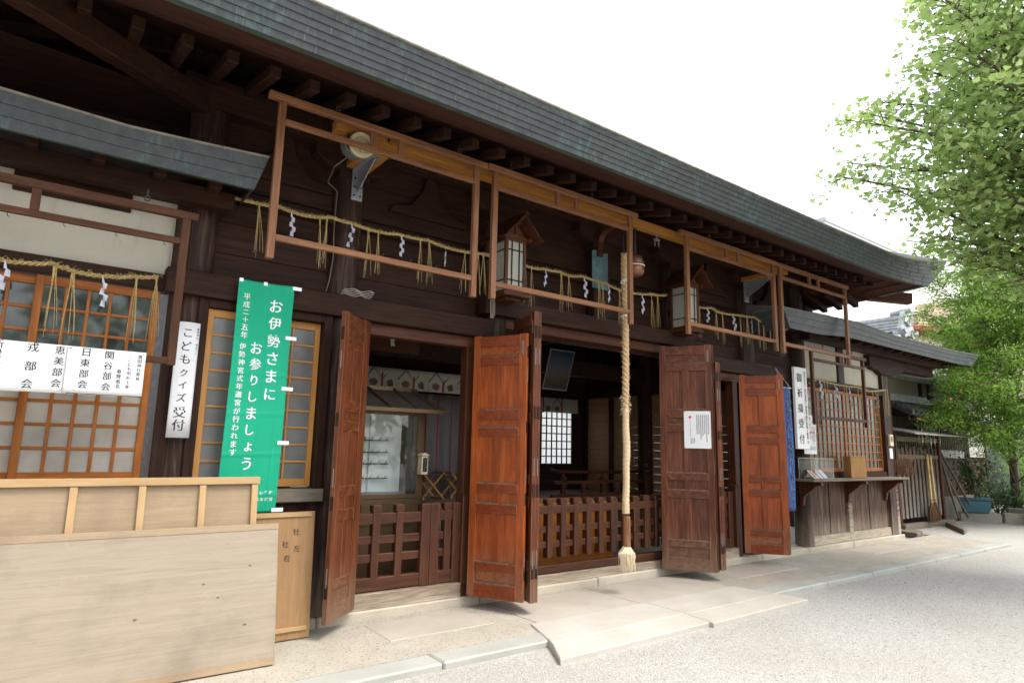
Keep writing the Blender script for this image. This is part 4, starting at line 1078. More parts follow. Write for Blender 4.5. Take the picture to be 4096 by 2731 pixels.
# name banner on the left window
for lab, x0, x1, z0_, z1_, y, cols in (
  ("white paper name sheet with small writing along its outer edge, hung before the lattice window", .10, .555, 1.842, 2.150, -.006, (("廣田神社夏祭",.520,2.118,.026,.031),("こども用お土産",.462,2.09,.024,.031),("奉賛者名",.405,2.005,.030,.034),("関谷部会",.338,2.112,.052,.072),("日東部会",.205,2.118,.054,.072))),
  ("white paper name sheet cut by the photo edge, partly under the other sheet", -1.25, .118, 1.835, 2.152, .004, (("恵美部会",.060,2.118,.054,.073),("戎",-.083,2.122,.06,.073),("部",-.083,2.0,.06,.073),("会",-.09,1.885,.06,.073),("新世界部会",-.262,2.125,.054,.058)))):
    t = thing("paper_notice", lab, "notice", ((x0+x1)/2, y, z0_), "paper sheets of names on the left window")
    K_ = .937; x0, x1 = x0*K_, x1*K_; z0_, z1_ = 1.55+(z0_-1.55)*K_, 1.55+(z1_-1.55)*K_; y -= .315; t.location = ((x0+x1)/2, y, z0_)
    cols = [(a_, b_*K_, 1.55+(c_-1.55)*K_, d_*K_, e_*K_) for a_, b_, c_, d_, e_ in cols]
    fy = lambda px, pz, y=y: y - .004*math.sin(px*14) - .003*math.sin(pz*20+px*5)
    m = MB(); m.grid(lambda u, v: (x0+(x1-x0)*u, fy(x0+(x1-x0)*u, z0_+(z1_-z0_)*v), z0_+(z1_-z0_)*v), 24, 8); m.build("sheet", M_paper, t, smooth='all', solid=.001)
    for tx, x, z, s, p in cols: lettercol(t, tx, x, z, s, p, 0, lambda a, b: fy(a, b)-.002, 1, 1 if s < .04 else 2)
    m = MB()
    for x in [x0+.015+(x1-x0-.03)*k/max(1,int((x1-x0)/.18)) for k in range(max(1,int((x1-x0)/.18))+1)]: m.lathe([(.0,-.004),(.005,-.002),(.005,0)], (x, fy(x,z1_)-.003, z1_-.012), 8, 'y')
    m.build("nail", plain("brass_pin", (.35,.25,.12), .4, .6), t)
# prayer reception sign
t = thing("notice_board", "tall white notice board with black and red writing beside the blue banner", "sign", (9.04,-.1,1.62))
m = MB(); m.box(8.87,9.21,-.115,-.075,1.62,2.82); m.build("board", plain("white_board_paint", (.80,.80,.78), .5, var=.02), t, bevel=.003)
for i_, ch_ in enumerate("御祈禱受付"): lettercol(t, ch_, 8.995, 2.665-.225*i_, .135, .225, -.117, None, 1, 2)
m = MB(); column(m, "家内安全.商売繁昌.病気平癒.厄除.開運", 9.150, 2.745, .050, .0505, -.117); column(m, "他", 9.155, 1.72, .048, .05, -.117); m.build("red_lettering", M_red, t)
# calendar sheet
t = thing("paper_notice", "white printed age table sheet beside the counter window below the notice board", "notice", (9.36,-.03,1.55))
m = MB(); m.box(9.19,9.55,-.032,-.030,1.55,2.13); m.build("sheet", M_paper, t)
m = MB()
for i, ch in enumerate("年表"): column(m, ch, 9.33+.055*i, 2.085, .042, .05, -.033)
bars(m, 9.42, 9.53, 1.68, 1.96, -.033, 3, rnd); bars(m, 9.22, 9.53, 1.60, 1.66, -.033, 12, rnd); bars(m, 9.24, 9.40, 1.70, 2.0, -.033, 4, rnd); m.build("lettering", M_ink, t)
m = MB(); m.tube([(9.47+.02*math.cos(a), -.034, 2.035+.02*math.sin(a)) for a in [k*math.pi/8 for k in range(17)]], .003, 5); m.box(9.36,9.52,-.0335,-.0325,1.862,1.882); m.build("red_print", M_red, t)
# blue banner with cord
t = thing("banner", "narrow blue cloth banner with white writing hung beside a folding door", "banner", (8.5,-.2,.76))
m = MB(); m.grid(lambda u, v: (8.40+.195*u, -.2-.008*math.sin(u*5+v*6), .77+1.70*v), 8, 24); m.build("cloth", M_blue, t, smooth='all', solid=.002)
m = MB(); column(m, "お伊勢さんにお参りしましょう", 8.505, 2.385, .115, .118, 0, lambda a, b: -.215, 1, 2); m.build("lettering", M_white_ink, t)
m = MB(); m.tube([(8.40,-.2,2.475),(8.43,-.08,2.76),(8.595,-.2,2.475)], .003, 5); m.cyl((8.39,-.2,2.472),(8.61,-.2,2.472),.006,8); m.build("cord", M_paper, t)
# paper on the third door
d = Vector((math.cos(R(-55.5)), math.sin(R(-55.5)), 0)); nn = Vector((-d.y, d.x, 0))
t = thing("paper_notice", "white paper with a red tipped arrow drawing pinned to the dark folding door", "notice", (6.08,-.35,1.6))
m = MB(); m.M = Matrix(((d.x,nn.x,0,5.93),(d.y,nn.y,0,-.065),(0,0,1,0),(0,0,0,1)))
m.box(.275,.575,-.0045,-.003,1.585,2.015); m.build("sheet", M_paper, t)
M3 = m.M
m = MB(); m.M = M3; bars(m, .41, .56, 1.66, 1.97, -.005, 7, rnd); bars(m, .34,.40,1.64,1.70,-.005,3,rnd); m.box(.3435,.3465,-.0058,-.005,1.72,1.82); m.build("lettering", M_ink, t)
m = MB(); m.M = M3; m.box(.3435,.3465,-.0058,-.005,1.825,1.93)
for k in range(7):
    a = k*2*math.pi/7; m.lathe([(0,-.001),(.007,-.0006),(.008,0)], (.345+.010*math.cos(a),-.005,1.945+.009*math.sin(a)), 8, 'y')
m.build("arrow_drawing", M_red, t)
m = MB(); m.M = M3
for a, b in ((.283,2.007),(.567,2.007),(.283,1.593),(.567,1.593)): m.lathe([(0,-.003),(.004,-.002),(.004,0)], (a,-.0045,b), 8, 'y')
m.build("nail", M_dsteel, t)

# ================================================================== PLYWOOD BOARDS
t = thing("plywood_board", "large weathered grey plywood sheet leaning on the battened board", "board", (.2,-.6,.12))
def leaned(m, x0, x1, y0, z0, z1, lean, th=.012):
    a = (z1-z0)*lean
    return m.hexa([(x0,y0-th,z0),(x1,y0-th,z0),(x1,y0,z0),(x0,y0,z0),(x0,y0-th+a,z1),(x1,y0-th+a,z1),(x1,y0+a,z1),(x0,y0+a,z1)])
m = MB(); leaned(m, -1.1, 1.41, -.655, .128, 1.0, .16); m.build("sheet", M_ply, t, bevel=.003)
m = MB(); leaned(m, -1.1, 1.408, -.6535+.16*.835, .963, .998, .16, .0165); leaned(m, -1.1, 1.405, -.6535, .130, .172, .16, .0165); m.build("edge_strip", M_ply2, t)
t = thing("plywood_board", "yellowish plywood board with pine battens standing behind the grey plywood sheet", "board", (.1,-.42,.12))
m = MB(); leaned(m, -1.15, 1.275, -.54, .125, 1.285, .12, .010); m.build("sheet", M_ply2, t)
m = MB(); m.box(-1.15,1.285,-.445,-.402,1.262,1.308); m.build("top_batten", M_batten, t, bevel=.002)
for x in (-.90,-.56,-.20,.215,.575,.925,1.255):
    m = MB(); x0, x1 = x-.02, x+.02; a = 1.13*.12
    m.hexa([(x0,-.575,.13),(x1,-.575,.13),(x1,-.552,.13),(x0,-.552,.13),(x0,-.575+a,1.260),(x1,-.575+a,1.260),(x1,-.552+a,1.260),(x0,-.552+a,1.260)]); m.build("batten", M_battenz, t, bevel=.002)
t = thing("plywood_board", "small orange plywood board with pencilled characters beside the dark red folding door", "board", (1.6,-.15,.12))
m = MB(); leaned(m, 1.24, 1.80, -.185, .128, 1.03, .06, .014); m.build("sheet", M_ply3, t, bevel=.003)
for y_, za_, zb_ in ((-.197+.865*.06, .995, 1.025),(-.199+.04*.06, .185, .215)):
    m = MB(); leaned(m, 1.30, 1.77, y_, za_, zb_, .06, .014); m.build("batten", M_batten, t, bevel=.002)
m = MB()
for ch, x, z in (("社",1.66,.885),("左",1.67,.765),("右",1.60,.70),("社",1.585,.80)): column(m, ch, x, z, .048, .1, 0, lambda a, b: -.2+(b-.128)*.06-.0015)
m.build("pencil_lettering", plain("pencil", (.10,.06,.03)), t)

# ================================================================== INSIDE THE HALL
t = thing("display_case", "glazed display case with a small dark sloping roof and peg rails behind the low gate", "display case", (2.6,.75,.22))  # case and coin box scaled about the camera, nearer the opening for daylight
m = MB(); m.box(1.95,3.10,.55,.98,.22,1.04); m.build("cabinet", M_bronze, t, bevel=.004)
for x0, x1 in ((1.98,2.44),(2.475,3.01)):
    m = MB(); m.box(x0,x1,.541,.549,.80,1.0); m.build("drawer", plain("bronze_drawer", (.10,.065,.03), .35, .4), t, bevel=.003)
m = MB(); m.box(3.04,3.108,.55,.595,1.041,1.864); m.box(1.95,3.04,.55,.595,1.042,1.083); m.box(1.95,3.04,.55,.595,1.837,1.864); m.box(3.07,3.108,.91,.98,1.041,1.864); m.build("frame", M_bronze, t, bevel=.003)
m = MB(); m.box(1.95,3.06,.958,.98,1.045,1.864); m.build("backing", M_case, t)
m = MB(); m.box(1.95,3.06,.60,.957,1.06,1.078); m.build("shelf", M_black, t)
for z in (1.214,1.357,1.47,1.59):
    m = MB(); m.box(1.97,2.90,.905,.916,z-.006,z+.006)
    for k in range(12): m.cyl((2.0+k*.078,.905,z),(2.0+k*.078,.855,z+.032),.003,5)
    m.build("peg_rail", M_black, t)
m = MB(); m.box(2.70,2.73,.93,.957,1.083,1.837); m.build("upright", M_case, t)
m = MB(); m.box(1.95,3.038,.571,.575,1.083,1.837); m.build("glass_front", M_glass, t)
m = MB(); m.box(3.078,3.082,.597,.908,1.083,1.837); m.build("glass_side", M_glass, t)
m = MB(); m.hexa([(1.9,.354,1.886),(3.265,.354,1.886),(3.265,.372,1.868),(1.9,.372,1.868),(1.9,.776,2.097),(3.10,.776,2.097),(3.10,.794,2.07),(1.9,.794,2.07)]); m.build("roof", plain("case_roof", (.06,.05,.04), .4), t)
m = MB(); m.box(1.9,3.2,.40,.97,1.8645,1.882); m.build("roof_deck", M_bronze, t)
m = MB(); m.box(1.9,3.285,.33,.358,1.858,1.892); m.build("roof_edge", M_bronze, t)
m = MB(); m.box(1.9,3.115,.758,.803,2.088,2.124); m.build("roof_ridge", M_bronze, t)
m = MB()
for x in (2.0,2.28,2.57,2.85,3.06): m.bar((x+.07,.36,1.904),(x,.776,2.113),.027,.018)
m.build("roof_rib", M_bronze, t)
t = thing("coin_box", "small cream box with dark name plate on the post of the display case", "box", (3.08,.52,1.27))
m = MB(); m.box(3.045,3.115,.465,.545,1.27,1.45); m.hexa([(3.03,.45,1.4505),(3.13,.45,1.4505),(3.13,.55,1.4505),(3.03,.55,1.4505),(3.07,.47,1.478),(3.09,.47,1.478),(3.09,.54,1.478),(3.07,.54,1.478)]); m.build("body", M_cream, t, bevel=.002)
m = MB(); m.box(3.058,3.103,.461,.464,1.295,1.43); m.build("name_plate", M_black, t)
m = MB(); column(m, "おさいせん", 3.08, 1.415, .022, .025, .460); m.build("lettering", M_white_ink, t)

def valance(label, x0, x1, y, z0, z1, w, cat_="curtain"):
    t = thing("valance_curtain", label, cat_, ((x0+x1)/2, y, z0), "printed valances inside the hall")
    f = lambda x, z: y + .012*math.sin((x-x0)*14)*(z1-z)/(z1-z0)
    m = MB(); m.grid(lambda u, v: (x0+(x1-x0)*u, f(x0+(x1-x0)*u, z0+(z1-z0)*v), z0+(z1-z0)*v), int((x1-x0)*24), 4); m.build("cloth", M_fab, t, smooth='all', solid=.002)
    m = MB(); n = int((x1-x0)/w)
    for k in range(n+1):
        x = x0 + .02 + k*w; m.box(x-.014, x+.014, f(x,z0)-.006, f(x,z0)-.003, z0-.012, z1)
    m.build("ribbon", M_ribbon, t)
    cm = MB(); gm = MB(); h = z1-z0
    for k in range(n):
        for q in (.27,.73):
            cx = x0+.02+(k+q)*w; cz = z0+h*.30; yy = f(cx,cz)-.003
            for dx, dz, r_ in ((-.034,.0,.030),(.034,.0,.030),(0,.014,.032),(0,-.034,.024),(-.026,-.034,.022),(.026,-.034,.022)):
                cm.lathe([(0,-.001),(r_,-.001),(r_,0)], (cx+dx*h*3.6, yy, cz+dz*h*3.6), 8, 'y')
            for s in (-1, 1):
                p0 = (cx-s*w*.24, z0+h*.42); p1 = (cx+s*.0*w, z0+h*.98)
                for i in range(6):
                    a = i/5; px = cx + s*(w*.24)*(1-a); pz = z0+h*(.50+.46*a)
                    gm.lathe([(0,-.0012),(.011,-.0012),(.011,0)], (px, yy, pz), 5, 'y'); gm.lathe([(0,-.0012),(.008,-.0012),(.008,0)], (px+.012, yy, pz+.012), 5, 'y')
                for i in range(3): gm.lathe([(0,-.0012),(.008,-.0012),(.008,0)], (cx+s*w*.25, yy, z0+h*(.08+.11*i)), 5, 'y')
    cm.build("crest_print", M_crest, t); gm.build("sprig_print", M_sprig, t)
valance("printed cream valance with red ribbons above the display case", 2.1, 5.5, 2.42, 2.262, 2.53, .455)
valance("printed cream valance with red ribbons over the bright paper window", 6.55, 7.80, 3.42, 2.17, 2.42, .42)
t = thing("curtain", "long pale curtain with dark red stripes behind the folding stools", "curtain", (4.8,2.95,.86))
cf = lambda x: 2.95 + .03*math.sin((x-4.0)*22)
m = MB(); m.grid(lambda u, v: (3.7+1.9*u, cf(3.7+1.9*u), .86+1.42*v), 90, 2); m.build("cloth", plain("grey_curtain", (.36,.33,.33), .85, trans=.45), t, smooth='all', solid=.002)
m = MB()
for k in range(9):
    x = 3.78+k*.215; m.grid(lambda u, v: (x+.02*u, cf(x+.02*u)-.004, .86+1.42*v), 2, 1)
m.build("stripe", M_ribbon, t)
def stool(x, y, lab):
    t = thing("folding_stool", lab, "stool", (x, y, .845), "folding stools on the raised floor")
    for s in (-1, 1):
        for yy in (y-.13, y+.13):
            m = MB(); m.bar((x-s*.15,yy+s*.012,.86),(x+s*.15,yy+s*.012,1.17),.018,.026); m.build("leg", W['palex'], t)
        m = MB(); m.box(x+s*.15-.02, x+s*.15+.02, y-.15, y+.15, 1.172, 1.195); m.build("seat_bar", W['palex'], t)
        m = MB(); m.box(x+s*.15-.02, x+s*.15+.02, y-.15, y+.15, .842, .86); m.build("foot_bar", W['palex'], t)
    m = MB(); m.grid(lambda u, v: (x-.13+.26*u, y-.12+.24*v, 1.186-.03*math.sin(math.pi*u)), 8, 2); m.build("seat", M_greyp, t, solid=.004)
stool(4.34, 2.62, "folding stool with crossed pale legs nearest to the display case"); stool(4.80, 2.66, "folding stool with crossed pale legs next to the door jamb, middle of the row"); stool(5.24, 2.7, "folding stool with crossed pale legs, furthest from the display case")
t = thing("offertory_box", "broad orange wooden offertory box behind the picket fence", "offertory box", (4.75,.7,.22))
m = MB(); m.box(3.95,5.62,.42,1.02,.22,.86); m.build("box_body", M_offer, t, bevel=.006)
m = MB(); m.box(3.92,5.65,.39,1.05,.862,.90); m.box(3.92,5.65,.39,.43,.901,.945); m.box(3.92,5.65,1.01,1.05,.901,.945); m.build("rim", M_offer, t, bevel=.004)
m = MB()
for k in range(14): m.hexa([(4.0+k*.118,.431,.90),(4.05+k*.118,.431,.90),(4.05+k*.118,1.009,.90),(4.0+k*.118,1.009,.90),(4.02+k*.118,.431,.935),(4.03+k*.118,.431,.935),(4.03+k*.118,1.009,.935),(4.02+k*.118,1.009,.935)])
m.build("slat", M_batten, t)
m = MB()
for x in (4.5,5.35): m.box(x-.02, x+.02, .408, .419, .225, .855)
m.box(3.95,5.62,.409,.419,.31,.36); m.build("batten_frame", M_offer, t)
m = MB(); m.tube([(4.93+.07*math.cos(a), .40, .62+.07*math.sin(a)) for a in [k*math.pi/10 for k in range(21)]], .012, 8); m.build("ring_handle", M_dsteel, t, smooth=True)
t = thing("railing", "low dark wooden railing with an upturned end on the raised floor", "railing", (7.0,2.0,.84))
m = MB(); m.tube([(5.96,2.0,1.27),(6.03,2.0,1.235),(6.15,2.0,1.215),(6.5,2.0,1.21),(7.92,2.0,1.21)], .025, 10); m.build("top_rail", W['gatex'], t, smooth='all')
m = MB(); m.box(6.05,7.92,1.98,2.02,1.045,1.085); m.box(6.0,7.92,1.97,2.03,.842,.90); m.build("rail", W['gatex'], t)
for x in (6.22,7.02):
    m = MB(); m.box(x-.035,x+.035,1.975,2.025,.9,1.045); m.lathe([(.05,1.085),(.055,1.12),(.03,1.15),(.022,1.16),(.022,1.19)], (x,2.0,0), 12); m.build("baluster", W['gatez'], t)
for x in (6.58,7.42):
    m = MB(); m.box(x,x+.08,1.98,2.02,.9,1.045); m.build("strut", W['gatez'], t)
m = MB(); m.lathe([(.05,.84),(.05,1.20),(.06,1.215),(.06,1.235),(.035,1.25),(.035,1.27),(.055,1.29),(.058,1.32),(.04,1.36),(.015,1.39),(.0,1.405)], (7.93,1.95,0), 16); m.build("finial_post", W['gatez'], t, smooth=True)
# tilted framed picture
t = thing("framed_picture", "tilted framed landscape picture high in the opening behind the bell rope", "picture", (5.5,1.28,2.32))
def tilt(m, x0, x1, a, b, off):
    za, zb_ = 2.32+.52*a, 2.32+.52*b; ya, yb = 1.37-.17*a-off, 1.37-.17*b-off
    m.add([(x0,ya,za),(x1,ya,za),(x1,yb,zb_),(x0,yb,zb_)], [(0,1,2,3)])
m = MB(); tilt(m, 5.28, 5.71, 0, 1, 0); m.build("frame", M_greyp, t, solid=.012)
pic, N_, L_, B_ = newmat("generic_picture")
v = _coord(N_, L_, (1,1,1)); nz = _noise(N_, L_, v, 7, 5, .65, .6); sp = N_.new("ShaderNodeSeparateXYZ"); L_.new(_coord(N_, L_, (1,1,1)), sp.inputs[0])
f_ = _math(N_, L_, 'ADD', _math(N_, L_, 'MULTIPLY', sp.outputs[2], 1.7), _math(N_, L_, 'MULTIPLY', nz, .28))
c_ = _ramp(N_, L_, f_, [(.12,(.012,.025,.045)),(.30,(.055,.04,.02)),(.45,(.08,.06,.045)),(.62,(.06,.07,.08)),(1.0,(.012,.025,.045))])
L_.new(c_, B_.inputs['Base Color']); B_.inputs['Roughness'].default_value = .7; B_.inputs['Specular IOR Level'].default_value = .1
m = MB(); tilt(m, 5.295, 5.695, .03, .97, .008); m.build("print", pic, t)
m = MB()
for a in (0, .955):
    pass
t = thing("votive_picture", "brown votive board with a white horse high above the display case", "picture", (2.9,1.2,2.55))
m = MB(); m.box(2.3,3.35,1.2,1.23,2.55,3.05); m.build("board", W['brownx'], t)
m = MB(); poly = [(2.45,2.86),(2.62,2.92),(2.80,2.90),(2.95,2.93),(3.02,2.86),(3.06,2.74),(3.03,2.66),(3.05,2.62),(3.00,2.61),(2.99,2.68),(3.0,2.75),(2.94,2.80),(2.84,2.79),(2.76,2.76),(2.70,2.70),(2.64,2.66),(2.60,2.67),(2.66,2.73),(2.70,2.79),(2.58,2.80),(2.50,2.74)]
m.prism(poly, 1.192, 1.199); m.build("painted_horse", plain("white_pigment", (.5,.48,.42), .8), t)

# ================================================================== COUNTER THINGS
t = thing("acrylic_box", "clear acrylic box of coloured cards on the counter", "box", (9.3,-.12,1.192))
m = MB(); x0, x1, y0, y1, z0_, z1_ = 9.05,9.58,-.25,-.01,1.193,1.49
for b in ((x0,x1,y0,y0+.004,z0_,z1_),(x0,x1,y1-.004,y1,z0_,z1_),(x0,x0+.004,y0+.005,y1-.005,z0_,z1_),(x1-.004,x1,y0+.005,y1-.005,z0_,z1_)): m.box(*b)
m.build("acrylic_pane", M_glass, t)
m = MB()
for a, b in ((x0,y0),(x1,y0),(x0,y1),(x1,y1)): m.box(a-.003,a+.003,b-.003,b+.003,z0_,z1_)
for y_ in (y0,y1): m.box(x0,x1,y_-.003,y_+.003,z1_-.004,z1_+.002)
m.build("painted_gleam", plain("edge_gleam", (.35,.42,.40), .2), t)  # pale strips paint the gleam along the acrylic edges
cols = [M_paper, plain("orange_card", (.65,.18,.06)), M_paper, plain("red_card", (.55,.05,.05)), M_paper, plain("blue_card", (.2,.35,.55)), M_paper, plain("pale_card", (.7,.6,.5))]
for k in range(8):
    x = 9.12+k*.052
    m = MB(); m.hexa([(x,-.20,1.20),(x+.035,-.20,1.20),(x+.035,-.197,1.20),(x,-.197,1.20),(x-.03,-.11+.01*(k%3),1.31+.012*(k%2)),(x+.005,-.11+.01*(k%3),1.31+.012*(k%2)),(x+.005,-.107+.01*(k%3),1.312),(x-.03,-.107+.01*(k%3),1.312)]); m.build("amulet_card", cols[k], t)
t = thing("wooden_box", "upright pale wooden box standing on the counter before the lattice window", "box", (10.56,-.12,1.192))
m = MB(); m.M = Matrix.Translation((10.56,-.10,0)) @ Matrix.Rotation(R(-28), 4, 'Z'); m.box(-.135,.135,-.09,.09,1.192,1.52); m.build("body", wood("box_timber", (.30,.15,.05), (.46,.26,.10), 'z', .45, bump=.1), t, bevel=.004)
m = MB(); m.M = Matrix.Translation((10.56,-.10,0)) @ Matrix.Rotation(R(-28), 4, 'Z'); m.box(-.137,.137,-.092,.092,1.5205,1.532); m.build("lid", W['palex'], t, bevel=.003)
t = thing("intercom", "small cream intercom box on the corner post of the reception wing", "intercom", (12.2,.0,1.75))
m = MB(); m.box(12.12,12.26,.0,.04,1.72,1.92); m.build("body", M_cream, t, bevel=.006)
m = MB(); m.box(12.15,12.23,-.004,-.0005,1.80,1.89); m.build("speaker_grille", M_greyp, t)
m = MB(); m.box(12.13,12.24,.02,.038,1.50,1.68); tag(m.build("door_plate", M_paper), "white paper strip below the intercom on the corner post", "notice")
m = MB(); rs = random.Random(11)
for k in range(70):
    p = Vector((12.52+rs.uniform(-.05,.25), .0+rs.uniform(-.1,.12), 1.20+rs.uniform(0,.08))); q = p+Vector((rs.uniform(-.15,.22), rs.uniform(-.12,.12), rs.uniform(.1,.42)))
    m.tube([p,(p+q)/2+Vector((rs.uniform(-.05,.05),0,.03)),q], [.006,.005,.002], 4)
tag(m.build("twig_bundle", M_bristle), "bundle of dry brown twigs at the end of the counter", "bristle")

# ================================================================== GATE, HOUSE AND YARD CORNER
t = thing("slatted_gate", "grey slatted wooden gate with a thin board roof between the wing and the old house", "gate", (15.4,.85,.1))
for x in (14.30,16.50):
    m = MB(); m.box(x-.05,x+.05,.80,.92,.10,1.99); m.build("gate_post", W['brownz'], t, bevel=.006)
m = MB(); m.box(14.36,16.44,.83,.89,1.50,1.58); m.box(14.36,16.44,.865,.90,.98,1.05); m.box(14.36,16.44,.865,.90,.42,.50); m.box(14.2,16.6,.82,.9,1.86,1.96); m.build("rail", W['greyx'], t, bevel=.004)
M_slatz = wood("gate_slat", (.045,.03,.022), (.12,.085,.06), 'z', .7, bump=.4, bleach=(.2,1.25,(.36,.33,.28),.7))
for k in range(11):
    x = 14.47+k*.189; m = MB(); m.box(x-.055,x+.055,.835,.862,.28+rnd.uniform(-.01,.01),1.74+rnd.uniform(-.04,.06)); m.build("slat", M_slatz, t, bevel=.004)
m = MB(); m.hexa([(13.9,.28,1.985),(17.0,.28,1.985),(17.0,1.18,2.16),(13.9,1.18,2.16),(13.9,.28,2.01),(17.0,.28,2.01),(17.0,1.18,2.19),(13.9,1.18,2.19)]); m.build("board_roof", plain("grey_roof_board", (.30,.28,.26), .7, var=.2), t)
m = MB(); m.box(14.2,16.75,.70,.84,.07,.19); m.build("threshold", W['greyx'], t, bevel=.01)
def broom(label, base, top, seed):
    t = thing("bamboo_broom", label, "broom", base, "bamboo brooms leaning on the gate"); rs = random.Random(seed)
    b, tp = Vector(base), Vector(top); d = (tp-b).normalized(); m = MB()
    n = 16; pts = [b + (tp-b)*(.26+.74*i/n) for i in range(n+1)]; m.tube(pts, [.021+.004*(i % 3 == 0) for i in range(n+1)], 8); m.build("handle", M_bamboo, t, smooth='all')
    m = MB()
    for k in range(110):
        a = rs.uniform(0,6.28); r_ = rs.uniform(.02,.15); p = b + (tp-b)*.27
        q = b + Vector((math.cos(a)*r_, math.sin(a)*r_*.6, rs.uniform(-.02,.05))); m.tube([p+Vector((math.cos(a)*.02,math.sin(a)*.02,0)),(p+q)/2+Vector((math.cos(a)*r_*.3,math.sin(a)*r_*.2,0)),q], [.006,.004,.002], 4)
    m.build("bristle", M_bristle, t)
    m = MB(); p = b+(tp-b)*.24; m.cyl(p, p+d*.05, .034, 10); m.cyl(p+d*.09, p+d*.11, .03, 10); m.build("binding", plain("red_binding", (.25,.04,.03), .6), t)
broom("bamboo broom leaning on the slatted gate, the left of the two", (15.38,.64,.20), (15.80,.81,1.60), 1)
broom("bamboo broom leaning on the slatted gate, the right of the two", (15.66,.66,.20), (15.93,.80,1.585), 2)
for lab, a, b in (("thin grey pole leaning beside the gate, nearly upright", (17.05,.74,.19), (16.78,.93,1.68)), ("thin grey pole leaning beside the gate at the flattest angle", (17.75,.60,.17), (16.84,.92,1.66)), ("thin grey pole leaning beside the gate between two others", (17.45,.68,.19), (16.90,1.0,1.45))):
    m = MB(); m.bar(a, b, .045, .03); tag(m.build("pole", W['greyz']), lab, "pole", "poles leaning beside the gate")
for lab, p, q, h in (("short weathered timber block at the end of the plinth", (13.05,.02),(13.95,.42), .10),("broad low timber beam lying on the gravel before the gate threshold", (14.9,-.10),(15.75,.40), .16)):
    d = Vector((q[0]-p[0], q[1]-p[1], 0)); m = MB()
    if h < .15: m.hexa([(12.98,.02,.085),(13.42,.10,.085),(13.60,.40,.085),(13.10,.40,.085),(12.98,.02,.185),(13.42,.10,.185),(13.60,.40,.185),(13.10,.40,.185)])
    else: m.hexa([(14.62,-.16,.05),(15.1,-.05,.05),(16.35,.62,.05),(15.95,.62,.05),(14.62,-.16,.17),(15.1,-.05,.17),(16.35,.62,.17),(15.95,.62,.17)])
    tag(m.build("timber_block", W['greyx'], bevel=.012), lab, "timber")

hs_ = thing("old_house", "old plaster and timber house with silver tile roofs behind the slatted gate", "house", (17.0,3.0,.06))
YW = 1.2
m = MB(); m.box(12.7,20.6,YW+.02,YW+.12,.06,3.35); m.build("wall", W['darkz'], hs_)
m = MB(); m.box(16.55,20.6,YW-.06,YW+.03,.0,.62); m.build("plinth", M_conc, hs_)
for x0, x1, z0_, z1_, mt in ((12.8,16.62,2.78,3.26,M_plasd),(16.86,17.10,2.72,3.26,M_plasd),(17.3,19.08,2.70,3.28,M_plasd),(19.28,20.5,2.80,3.3,M_plasd),(19.38,20.52,1.56,2.76,M_plasw),(17.5,19.26,1.53,1.72,M_plasw)):
    m = MB(); m.box(x0,x1,YW-.012,YW+.03,z0_,z1_); m.build("plaster_panel", mt, hs_)
m = MB()
for x in (16.64,17.12,19.1,19.28,20.53): m.box(x,x+.14,YW-.03,YW+.05,.6,3.35)
m.box(16.5,20.6,YW-.035,YW+.05,1.46,1.52); m.box(12.8,20.6,YW-.03,YW+.05,3.28,3.36); m.build("posts", W['darkz'], hs_, bevel=.004)
m = MB(); k = 0; x = 16.6
while x < 20.5: m.box(x,x+.19,YW-.015-.004*(k%2),YW+.03,.62,1.46); x += .195; k += 1
m.build("board_cladding", M_board, hs_)
m = MB(); k = 0; x = 14.6
while x < 19.3: m.box(x,x+.05,YW-.03,YW+.0,1.74,2.42); x += .115; k += 1
m.build("lattice", W['greyz'], hs_)
def tiled(parent, x0, x1, y0, z0_, y1, z1_, pitch, mat, r_=.055):
    m = MB(); m.hexa([(x0,y0,z0_-.05),(x1,y0,z0_-.05),(x1,y1,z1_-.05),(x0,y1,z1_-.05),(x0,y0,z0_),(x1,y0,z0_),(x1,y1,z1_),(x0,y1,z1_)]); rf = m.build("roof", mat, parent)
    m = MB(); n = int((x1-x0)/pitch); rows = max(3, int(math.hypot(y1-y0, z1_-z0_)/.24))
    for k in range(n+1):
        x = x0+.04+k*pitch
        for j in range(rows):
            a, b = j/rows, (j+1.06)/rows
            pa = (x, y0+(y1-y0)*a-.02, z0_+(z1_-z0_)*a+.030); pb = (x, y0+(y1-y0)*min(b,1), z0_+(z1_-z0_)*min(b,1)+.010)
            m.tube([pa, pb], [r_, r_*.9], 8)
        m.cyl((x,y0-.025,z0_+.03),(x,y0-.005,z0_+.03),r_*1.18,10)
        # curved pan lip at the eave
        m.tube([(x+pitch*.2,y0-.012,z0_+.012),(x+pitch*.5,y0-.012,z0_-.025),(x+pitch*.8,y0-.012,z0_+.012)], .016, 5)
    m.build("roof_tiles", mat, rf, smooth=True)
    return rf
tiled(hs_, 12.4, 20.9, .72, 3.32, 2.66, 4.05, .265, M_tile, .062)
m = MB(); m.tube([(12.4,.66,3.24),(20.9,.66,3.24)], .035, 8); m.box(12.4,20.9,.74,.86,3.17,3.25); m.build("gutter", M_greyp, hs_)
tiled(hs_, 14.7, 19.2, .62, 2.44, 1.2, 2.74, .255, M_dtile, .055)
m = MB(); m.box(14.7,17.0,1.06,1.19,2.75,2.81); m.box(14.7,16.95,1.09,1.19,2.82,2.87); m.box(14.7,16.9,1.12,1.19,2.88,2.92); m.build("flashing", M_tile, hs_)
m = MB(); m.bar((14.75,1.15,2.60),(14.75,.6,2.36),.07,.09); m.bar((17.3,1.15,2.60),(17.3,.6,2.36),.07,.09); m.box(14.6,19.3,.66,.72,2.33,2.40); m.build("hood_beam", W['darkx'], hs_)
